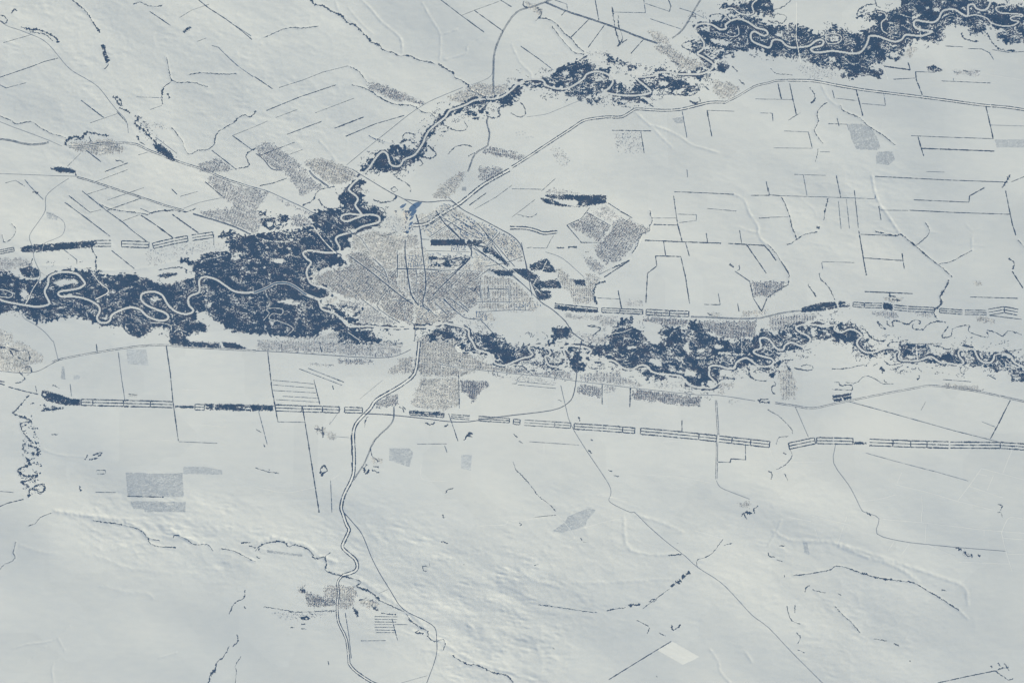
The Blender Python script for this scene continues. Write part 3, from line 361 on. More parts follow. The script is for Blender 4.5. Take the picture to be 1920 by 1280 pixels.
CREEKS = """
1.6 1 #0 535,-10 575,30 640,80 680,140 710,190 745,230
2.4 0 #0 745,225 752,250
.9 1 #0 815,480 810,500 785,525
2.6 0 #0 160,210 230,225 300,230 380,265 430,300 440,325
1.3 0 #0 230,245 300,250 350,265 400,310
1.4 0 #0 -10,150 40,180 60,160 40,130 0,120
1.6 0 #0 90,105 110,70 135,88
2.6 0 #0 850,725 880,760 900,790 918,792 895,740 868,732
2.4 0 #0 895,815 935,825 960,835 978,852
2.6 1 #0 1040,870 1040,895 1015,915 1020,935 1060,965 1090,985 1110,1010 1150,1050 1180,1085
1.2 1 #0 -10,865 40,890 90,905 130,935 200,920 250,920 290,950 340,980 400,1010 450,1020 500,1040
3.0 0 #0 490,1090 510,1050 560,1030 620,1035 650,1000 700,1000 760,1015 820,1020
1.4 0 #0 670,1030 690,1060; 640,1045 560,1050
1.8 0 #0 1030,1020 1050,1060 1090,1090
.9 1 #0 1250,430 1265,500 1280,580 1290,610 1240,650 1225,680
2.2 0 #0 1225,660 1215,740 1222,785
1.8 0 #0 1255,705 1275,740
1.0 1 #0 1415,565 1500,550 1600,555 1700,560 1780,555
.6 1 #0 1290,605 1350,625 1440,620 1560,655
1.5 1 #0 1920,835 1880,880 1830,865 1790,885 1750,925 1690,960 1630,1000 1615,1050 1610,1085
.8 1 #0 1610,1085 1560,1125 1490,1130 1420,1160 1380,1100 1370,1060 1290,960
1.5 0 #0 1920,1115 1860,1150 1850,1190 1870,1230 1850,1255 1770,1270
1.5 0 #0 870,1205 910,1210 930,1222
1.2 0 #0 1000,35 1050,20 1110,45 1180,50 1220,42
2.3 1 #1 410,-10 440,35 510,50 560,85 640,120 680,170 750,195 790,240 830,275 870,320 930,345
1.5 1 #1 930,345 960,380 1030,400 1080,425 1150,420 1220,455 1280,465 1350,485
3.2 1 #1 1370,480 1400,500 1440,530
1.7 1 #1 1440,530 1480,550 1490,585 1540,605 1590,640 1610,680 1680,710 1720,745
.8 1 #1 60,285 200,225 280,210 340,215 470,200
1.0 1 #1 690,498 760,530 800,575 830,620
1.3 1 #1 720,640 790,655 870,690 930,735 1040,785 1150,790 1200,805 1250,845 1310,850 1350,890
1.8 0 #1 1830,870 1820,830 1840,800 1920,790
1.6 0 #1 1730,870 1790,890 1830,870
1.6 0 #1 1380,930 1430,950 1440,985 1390,990
1.3 0 #1 1440,960 1500,980 1560,980 1585,950 1560,910
1.8 0 #1 1240,1170 1300,1190 1350,1170 1340,1140 1290,1090
1.8 0 #1 1100,1070 1110,1010 1150,1000 1195,1015
2.6 0 #1 1080,1080 1130,1050 1190,1075
1.6 0 #1 1200,1180 1250,1220 1230,1250
1.2 0 #1 1440,1160 1500,1100 1580,1090 1620,1105
1.4 0 #1 1590,1170 1640,1150
1.3 0 #2 -10,850 60,880 100,860 90,800 60,770
1.8 0 #2 1330,755 1370,775 1410,762 1400,730
1.8 0 #2 1190,460 1240,480 1250,510
1.8 0 #2 1370,300 1280,330 1290,365 1340,380
1.3 0 #2 1080,715 1200,710 1340,720 1390,690
1.5 0 #2 560,760 600,790
1.8 0 #2 1000,760 1040,790 1060,805
1.2 1 #2 180,160 200,140 280,150 340,190 390,250 450,300 490,350 540,390
1.0 1 #2 300,200 380,310 430,360 470,400 540,410
1.8 0 #2 190,60 220,100 200,140
1.5 0 #2 750,55 770,200 790,280 810,340
1.3 0 #2 795,120 800,200 830,290 790,350 860,300
1.5 0 #2 1480,130 1510,110 1590,115 1570,150 1490,175 1480,150
1.5 0 #2 85,15 90,50 130,60
1.3 0 #2 1440,650 1480,680; 1700,600 1740,640; 1650,500 1690,540
1.8 0 #3 665,120 680,80 740,40 800,35
1.8 0 #3 800,-5 810,40 840,60
1.4 0 #3 40,140 60,110 130,120 130,150 100,180 50,160
1.0 0 #3 -5,65 50,75 120,50 180,-5
1.5 0 #3 0,155 20,170 60,180
1.8 0 #3 1450,250 1470,290 1530,310 1580,312
1.8 0 #3 1640,250 1690,330 1740,370 1850,385
1.4 0 #3 310,660 340,700 350,740
2.2 0 #3 350,740 325,780
1.2 1 #3 440,770 390,810 365,850 375,910 355,960 345,990 380,1040 410,1080
1.1 1 #3 540,790 560,830 620,860 690,890 740,940 800,980 880,1030 950,1090
1.0 0 #3 375,1120 355,1215
1.0 0 #3 20,515 60,555 180,565; 150,905 240,850
1.0 0 #3 1390,540 1430,550; 1460,530 1500,540; 1550,535 1590,535
2.2 0 #4 250,160 290,172
1.2 1 #4 750,250 830,290 930,305 1050,320 1110,330 1160,310 1230,300
1.7 0 #4 1230,300 1310,300 1400,310 1470,285
1.8 0 #4 690,560 700,600 725,650 720,700 730,745
.9 1 #4 90,400 125,445 100,500 40,540 20,480
1.6 0 #4 1180,790 1240,800 1280,790 1330,770; 1190,745 1300,730 1390,735 1400,770
1.2 0 #4 200,740 190,790 260,800 290,780
1.9 0 #4 150,740 220,720 250,660
1.6 0 #4 930,1150 940,1190 990,1230 1070,1235 1120,1200
1.5 0 #4 480,0 560,10 575,40
1.6 0 #5 590,120 470,150 430,220 350,265
1.6 0 #5 880,220 950,240 1030,225 1050,190 1010,170
1.1 0 #5 1010,140 1040,125 1060,150 1030,160 1010,140
1.3 0 #5 1090,-5 1040,40 1120,90 1160,130 1160,160
1.8 0 #5 470,215 500,260 560,290 640,275
1.1 0 #5 885,265 960,290 970,325
1.5 0 #5 1480,1140 1420,1130 1400,1140
1.3 0 #5 880,460 950,490 1060,460
2.0 1 #6 880,670 800,710 750,730
1.1 1 #6 1030,300 1050,380 1030,420 1030,450 970,480 940,560 900,620
2.2 1 #6 700,830 640,850 615,900 620,960 640,1000
2.2 0 #6 335,580 390,580; 420,575 485,575
2.2 0 #6 1630,700 1660,725
1.0 0 #6 1700,710 1705,740 1685,750
1.8 0 #6 1460,1070 1500,1080
1.8 0 #6 550,608 575,608
1.2 0 #6 565,1165 640,1175 660,1190 610,1230
1.0 0 #6 40,330 140,350 185,325
1.3 1 #7 100,200 130,260 160,340 175,410 215,520
1.6 0 #7 450,210 430,280 415,370
1.0 1 #7 370,460 270,480 180,540 140,555
2.8 0 #7 360,430 385,425
1.0 1 #7 -5,550 50,610 100,690 150,760 150,850 100,880 -5,950
1.6 1 #7 800,457 860,470 960,490 1000,480 1060,530 1110,570 1200,650
1.0 1 #7 1200,650 1280,710 1340,760 1380,800
1.0 1 #7 1110,560 1160,520 1210,460 1180,390
.9 1 #7 1280,700 1380,680 1450,640 1530,600
2.4 1 #7 1355,820 1330,880 1290,940
3.6 1 #7 1290,940 1300,1000
2.0 1 #7 1300,1000 1240,1060 1270,1110
2.6 0 #7 1815,30 1780,90 1755,130
1.2 1 #7 1875,520 1920,575
1.6 0 #7 1800,660 1845,690 1835,740
1.4 0 #7 385,770 390,810 450,870 500,970
1.3 0 #7 295,855 360,945
2.4 0 #7 900,940 955,945; 930,965 990,975
1.4 0 #7 820,1130 880,1190
1.7 0 #7 890,1125 900,1160 940,1165 930,1130 980,1130 1040,1155 1090,1120 1140,1130 1130,1150
1.7 0 #7 1085,1150 1080,1175 1100,1190 1160,1190 1200,1150 1270,1130 1330,1140
1.3 0 #7 1350,1170 1310,1220 1310,1250 1370,1240 1380,1190 1440,1165 1510,1160 1500,1200 1560,1230 1650,1250 1640,1200 1700,1210 1760,1240 1800,1200 1900,1230
1.5 0 %E1 970,840 1100,850 1160,880 1195,920 1300,910
1.6 0 %E2 180,850 240,890 340,880 380,820
1.3 0 %E2 180,240 300,250 370,300 250,390
1.4 0 %E3 640,850 680,920
2.4 0 %E3 670,950 690,1010 740,1050
1.2 0 %E3 760,1060 930,1075; 740,940 780,910 880,915 940,940
1.6 0 %E3 280,1040 310,1010 370,1040 460,1040
1.4 0 %E3 1350,880 1480,910 1600,910 1630,860 1550,830 1450,850
1.8 0 %E3 1170,765 1330,755
1.7 0 %E3 1050,1080 1075,1120 1010,1170 1020,1230 1060,1270
1.8 0 %E3 100,420 190,440; 500,430 540,470
1.6 0 %E4 390,320 480,295 540,380 640,450 740,475 800,450
1.3 0 %E4 670,180 730,270 800,300
1.8 0 %E4 1510,540 1620,560 1720,600 1780,580
1.5 0 %E4 830,550 870,500 950,490 1030,490
1.5 0 %E4 770,770 850,825 980,820 1100,790 1280,820
1.8 0 %E4 940,900 1060,830
3.2 0 %E4 710,880 770,910 740,950
1.4 0 %E4 770,1060 820,1100
1.8 0 %E4 1290,990 1305,1030 1270,1050
1.3 0 %E4 -5,890 130,890 300,870 400,840 480,830
1.3 0 %E4 30,1090 90,1090 130,1140 260,1130 310,1170 270,1205 -5,1200
.9 0 %E4 200,1090 360,1100 480,1000 600,1020 760,1110 930,1110
1.6 0 #11 1445,190 1440,230 1470,245
.9 0 #11 1060,20 1300,15; 1700,90 1900,60; 1480,30 1540,40
1.6 0 #8 70,50 150,70 200,65 230,110 210,150 140,120
1.6 0 #8 150,230 190,270 170,300 120,310
1.8 0 #8 -5,40 70,60 110,110
1.6 0 #8 170,200 230,185 240,230 205,255
1.2 0 #8 270,330 280,390
2.2 1 #8 225,400 130,510 110,540 190,570 240,600 160,610 180,680 230,740
3.8 1 #8 215,770 280,800 290,850 240,830
3.6 1 #8 200,870 230,920 140,960 200,1010 290,1000 220,1040 170,1050 225,1090
2.2 1 #8 230,1110 300,1070 340,1090 320,1130 260,1100; 225,1110 220,1170
1.5 0 #8 175,765 190,835
1.8 0 #8 640,885 660,850; 670,885 740,870; 700,850 770,830 740,860
1.8 0 #8 965,395 1030,400
.8 0 #8 725,965 790,965 790,990 735,990
2.2 0 #8 602,1080 610,1120
1.3 0 #8 230,470 260,465; 240,650 290,650; 400,325 450,350; 390,695 440,695
1.1 0 #9 0,660 40,680; 60,770 65,790; -5,945 90,975 170,985; 95,955 105,960
3.0 0 #9 495,680 510,700
1.8 0 #9 440,650 500,665; 500,640 505,720
2.0 0 #9 510,925 535,965 500,990 492,1008 485,955 510,925
2.4 0 #9 830,920 812,955 825,990 850,960
1.8 0 #9 880,935 920,940; 870,960 925,980
2.4 0 #9 1560,740 1590,700 1620,720; 1590,690 1625,685
1.4 0 #9 1420,1135 1440,1110 1480,1095
1.6 0 #9 1270,605 1310,625 1340,605; 1410,640 1440,620
1.5 0 #9 1075,490 1100,500 1110,530; 1100,485 1122,510
1.3 0 #9 840,560 820,600 815,640
1.4 0 #9 860,800 870,850 920,900
2.0 0 #10 590,738 605,740; 575,810 595,838; 498,565 508,595
1.0 0 #10 10,900 30,960 80,1010 150,1090 190,1150 280,1220 330,1270
1.0 0 #10 720,960 750,975; 760,1003 800,1010; 345,435 370,445
1.8 0 #10 1840,1230 1810,1260 1820,1285
2.4 0 #10 1840,440 1920,430; 1850,455 1930,455
1.2 0 #10 1760,190 1790,260 1830,290 1905,295; 1580,280 1600,270 1670,280
.9 0 #10 10,690 40,720; 50,745 85,765
.9 0 #11 -5,510 80,560 170,650 180,690
.8 0 #11 60,770 80,720 150,710; 150,790 180,850 130,920 60,960; 120,990 150,1040
1.8 0 #11 110,835 135,845; 0,970 30,985 20,1030
1.4 0 #11 1720,1220 1755,1230 1740,1262
.8 1 #12 -5,435 40,385 95,365 120,330 105,300 125,220
.6 1 #12 220,100 270,80 310,35 400,0
1.2 1 #12 700,60 850,80 1000,110 1080,150 1110,190 1200,210
1.2 1 #12 1110,190 1130,230 1200,255 1320,260
.8 1 #12 1300,190 1320,170 1400,200 1460,240 1560,240 1600,290
1.0 1 #12 1660,270 1760,290 1860,340 1920,370
1.4 0 #12 1810,228 1880,225; 1870,250 1920,265
1.2 0 #12 1840,580 1830,640 1760,680 1720,760; 1835,700 1840,720
1.6 0 #12 1780,910 1785,960 1750,1005
1.4 0 #12 1720,1000 1690,1060 1670,1090 1630,1120 1620,1170
3.4 0 #12 1620,1170 1580,1220
1.6 0 #12 1580,1220 1562,1290
1.0 0 #12 1810,1080 1770,1140 1775,1200 1765,1290
1.6 1 #13 -5,290 50,240 160,215 220,225 250,255 290,240 370,265 420,300 440,345 520,330
1.8 1 #13 520,330 530,390 520,430 590,460 700,485 790,520 750,550 800,570
2.6 1 #13 800,570 870,600 930,660
1.2 1 #13 930,660 1000,690 1060,720 1110,740
2.2 1 #13 1130,760 1160,810 1240,860 1290,890 1290,930
1.0 1 #13 1290,930 1340,965 1400,950 1420,980 1400,1030
1.7 1 #13 1470,1070 1540,1110 1600,1140 1660,1140 1760,1190 1880,1220 1930,1270
1.6 0 #13 540,1110 550,1140; 1220,880 1200,900 1260,905
1.5 0 #13 520,325 560,300
1.8 0 #13 250,740 300,745; 400,750 430,765
1.0 0 #13 60,705 250,735; 300,745 600,735
1.2 0 #13 260,860 290,862; 340,835 370,835; 340,870 380,872
1.8 0 #13 770,660 830,640; 840,670 880,650
1.6 0 #13 940,755 1050,765
2.4 0 #13 1400,15 1410,40
1.4 0 #13 1385,215 1440,232
1.0 0 #13 1250,400 1255,435 1280,440; 1250,400 1300,405 1300,380
2.0 0 #13 1556,388 1562,390
1.8 0 #13 20,270 30,300; 5,330 30,345
3.6 0 #14 1330,440 1300,475 1270,480
3.6 0 #14 1255,500 1240,520 1225,525
2.4 0 #14 1215,535 1190,555
1.6 0 #14 710,735 780,720 850,712
2.8 0 #14 870,694 915,690 960,695
1.6 0 #14 1170,322 1270,312
1.3 0 #14 1030,670 1050,650 1080,650 1060,670
1.0 0 #14 935,805 1020,850 1025,880 1010,905; 1100,900 1150,925
1.8 0 #14 1195,840 1210,880 1265,840
.6 0 #14 980,720 1180,570; 1390,410 1390,355 1490,315 1580,200; 1590,245 1650,230
1.2 0 #14 515,190 525,210; 535,220 560,222
.7 0 #14 200,690 320,705 480,730 640,750
1.2 0 #14 55,75 70,90 60,100; 305,1010 315,1025; 1080,1222 1092,1228; 1235,230 1245,230; 165,395 200,388
1.6 0 #14 1720,30 1735,5 1755,50
3.0 0 #14 1740,0 1800,5
1.1 1 #15 190,470 300,460 460,430 500,400 590,415 700,455
2.0 1 #15 700,455 830,490 980,510
1.5 1 #15 980,510 1090,525 1200,590 1290,640 1380,700 1430,730
3.0 0 #15 1405,265 1450,280; 1470,295 1490,325 1530,325; 1570,323 1590,326
1.6 0 #15 1300,578 1335,585
1.1 0 #15 520,605 545,622; 330,578 430,600
1.2 1 #15 500,700 550,760 610,810 690,900
1.2 0 #15 790,945 890,960; 940,980 980,1000; 1058,1108 1068,1115
2.2 0 #15 1700,1185 1760,1165 1800,1160
1.5 0 #15 1700,1185 1750,1220 1800,1252 1835,1245
1.5 0 #15 1665,1150 1680,1160; 1720,1128 1740,1150; 1770,1130 1805,1185
1.1 0 #15 0,300 10,330 50,332; 80,250 130,250; 120,465 125,485; 275,595 285,560 310,545
.9 0 #15 140,700 150,750 180,810 240,835; 200,690 200,750; 210,900 240,930 220,980; 220,1025 270,1050; 60,355 105,365
1.2 0 #15 1720,0 1745,0 1757,35
1.8 0 #15 735,0 770,25
"""
# dry gullies and scarps: depth in m, half width in cells
GULLIES = """
16 2.2 #1 780,-10 870,80 940,165 1020,230 1090,300 1100,400
12 2 #1 1250,30 1330,170 1385,270 1380,460; 1385,270 1510,225; 1380,460 1480,435 1580,400 1590,345 1700,280
10 2 #1 690,60 790,180 880,260; 480,1060 560,1150 600,1210; 860,1030 1050,1085
12 2 #2 0,340 60,470 140,550 150,590; 920,840 1030,940 1120,1030 1200,1110
14 2 #2 1030,940 1150,975 1260,1030 1350,1090 1450,1120 1550,1150
12 2 #3 400,640 450,740 510,790 540,800
14 3 #6 1660,180 1740,220 1780,320 1840,410 1850,480 1880,530 1920,560
12 2.5 #6 1700,425 1780,455 1840,465; 1030,450 970,480 940,560 900,620
16 3 #7 780,40 800,160 840,260 900,340 980,460
8 2 #7 1540,460 1480,400; 1530,600 1530,530 1540,460 1600,430; 1540,560 1630,570; 1110,560 1200,470 1270,465; 840,420 900,450 970,460
6 2 #7 230,200 340,290 360,340; 340,100 420,90 520,110
8 2 #8 330,810 450,850 640,865
24 5 #12 420,-10 560,10 760,40 900,60 1040,110 1110,170
22 4 #12 1280,120 1330,160 1420,200 1520,230
8 4 #12 540,30 650,90 760,160 820,160; 160,250 330,300 420,310
9 5 #12 640,310 800,350 950,415 1110,430 1280,460; 700,240 800,285 1000,240; 770,550 950,595 1100,605 1150,640
10 2.2 #12 100,1020 220,985 350,970 440,935 530,850; 160,1160 250,1090 350,1000; 440,940 490,1030; 460,1090 400,1150 410,1280; 1200,1090 1330,1050
24 5 #13 -20,250 60,210 160,190 240,220 360,240 440,300; 480,330 600,370
18 5 #13 780,500 900,580 1000,650 1130,740 1280,860
16 4 #13 1290,900 1450,1000 1600,1100 1750,1160 1920,1200
14 4 #14 840,40 860,250 980,310 1100,320 1270,312; 920,20 1100,70 1280,150
10 4 #14 60,430 200,520 500,530 800,520 1180,500; 60,600 250,680 500,730
14 4 #15 40,140 100,180 200,215 380,215 540,240 800,320 1060,410 1300,490 1470,560 1500,690
18 5 #15 540,250 780,350 870,370 1000,430 1120,515
10 3 #15 1430,730 1500,800; 0,250 60,150 100,60
6 2 #10 580,1150 700,1160 820,1200 960,1250
10 3 #14 1480,1020 1550,1120 1560,1190 1640,1280; 1740,1030 1800,1120
6 2 #10 440,1280 500,1250 600,1240
8 3 #4 -20,775 150,740 290,718 480,718 720,745 860,752 1020,742 1100,730 1250,700 1400,665
8 3 #1 600,20 640,110 760,190
"""
ROUGH = """
0,0 260 1.5; 300,120 320 1.6; 700,80 260 .9; 560,230 180 .9; 1500,420 230 1.0; 1650,380 150 1.2; 190,975 60 2.2; 300,990 75 4.8; 430,1010 80 3.6; 620,1030 110 2.0; 700,1060 110 2.0; 820,1110 115 4.2; 950,1150 105 4.4; 900,1220 90 2.6; 1000,1230 90 2.0; 60,540 90 .8; 1120,1060 190 1.2; 1400,1130 200 .8; 1600,1080 200 .8; 1600,1230 130 1.1; 1050,1000 120 1.0; 160,410 160 1.1; 1000,80 150 .7; 1250,330 200 .7; 1450,960 200 .8; 120,900 120 .7; 1800,1150 180 .8; 150,1130 220 .5
"""
# fields with stubble or grass through the snow: shade 0 (snow) .. 1 (dark), outline
FIELDS = """
.34|large grey field|#3 600,935 690,930 770,965 820,1040 840,1110 810,1130 660,1120 620,1040
.34|second grey field|#3 820,1140 930,1135 950,1200 900,1240 810,1230 810,1170
.22|pale edge field|#3 1700,1050 1940,1050 1940,1110 1715,1110
.25|small upper field|#2 1200,890 1280,880 1285,925 1230,930
.25|bank field|#4 350,310 400,320 440,350 430,372 360,360
.12|square pale field|#8 950,60 1100,60 1115,180 960,170
.10|tiny pale field|#8 555,250 605,255 605,285 555,285
.28|large lower field|#8 945,980 1200,990 1370,985 1380,1165 960,1155
.30|lower strip field|#8 980,1195 1395,1200 1390,1275 1090,1275 1080,1255 1000,1250
.20|long strip field|#8 1375,935 1540,940 1670,965 1670,998 1375,990
.25|smudged field|#9 1000,800 1150,800 1180,830 1150,940 1000,890
.09|faint field|#9 1540,850 1620,850 1610,965 1540,950
.45|dark strip below scarp|#13 80,280 350,315 350,330 85,300
.22|hilltop smudge|#14 300,140 400,70 420,30 560,-30 630,-20 560,60 550,100 380,150
.18|far smudge|#15 260,225 290,225 310,320 270,300
.35|grove smear|#8 470,190 485,190 495,285 460,280
.20|dark yard|#5 1700,740 1790,735 1800,780 1760,780
.5|tank yard|#5 1545,125 1575,125 1575,155 1545,150
-1|bright square of fresh snow|#14 1090,1030 1205,965 1405,1080 1280,1140
-1|bright riverside beach|#5 1320,1050 1380,1040 1405,1060 1330,1085
-1|pale sandbar|%E1 130,530 170,560 220,620 320,655 240,665 150,640 105,580
"""
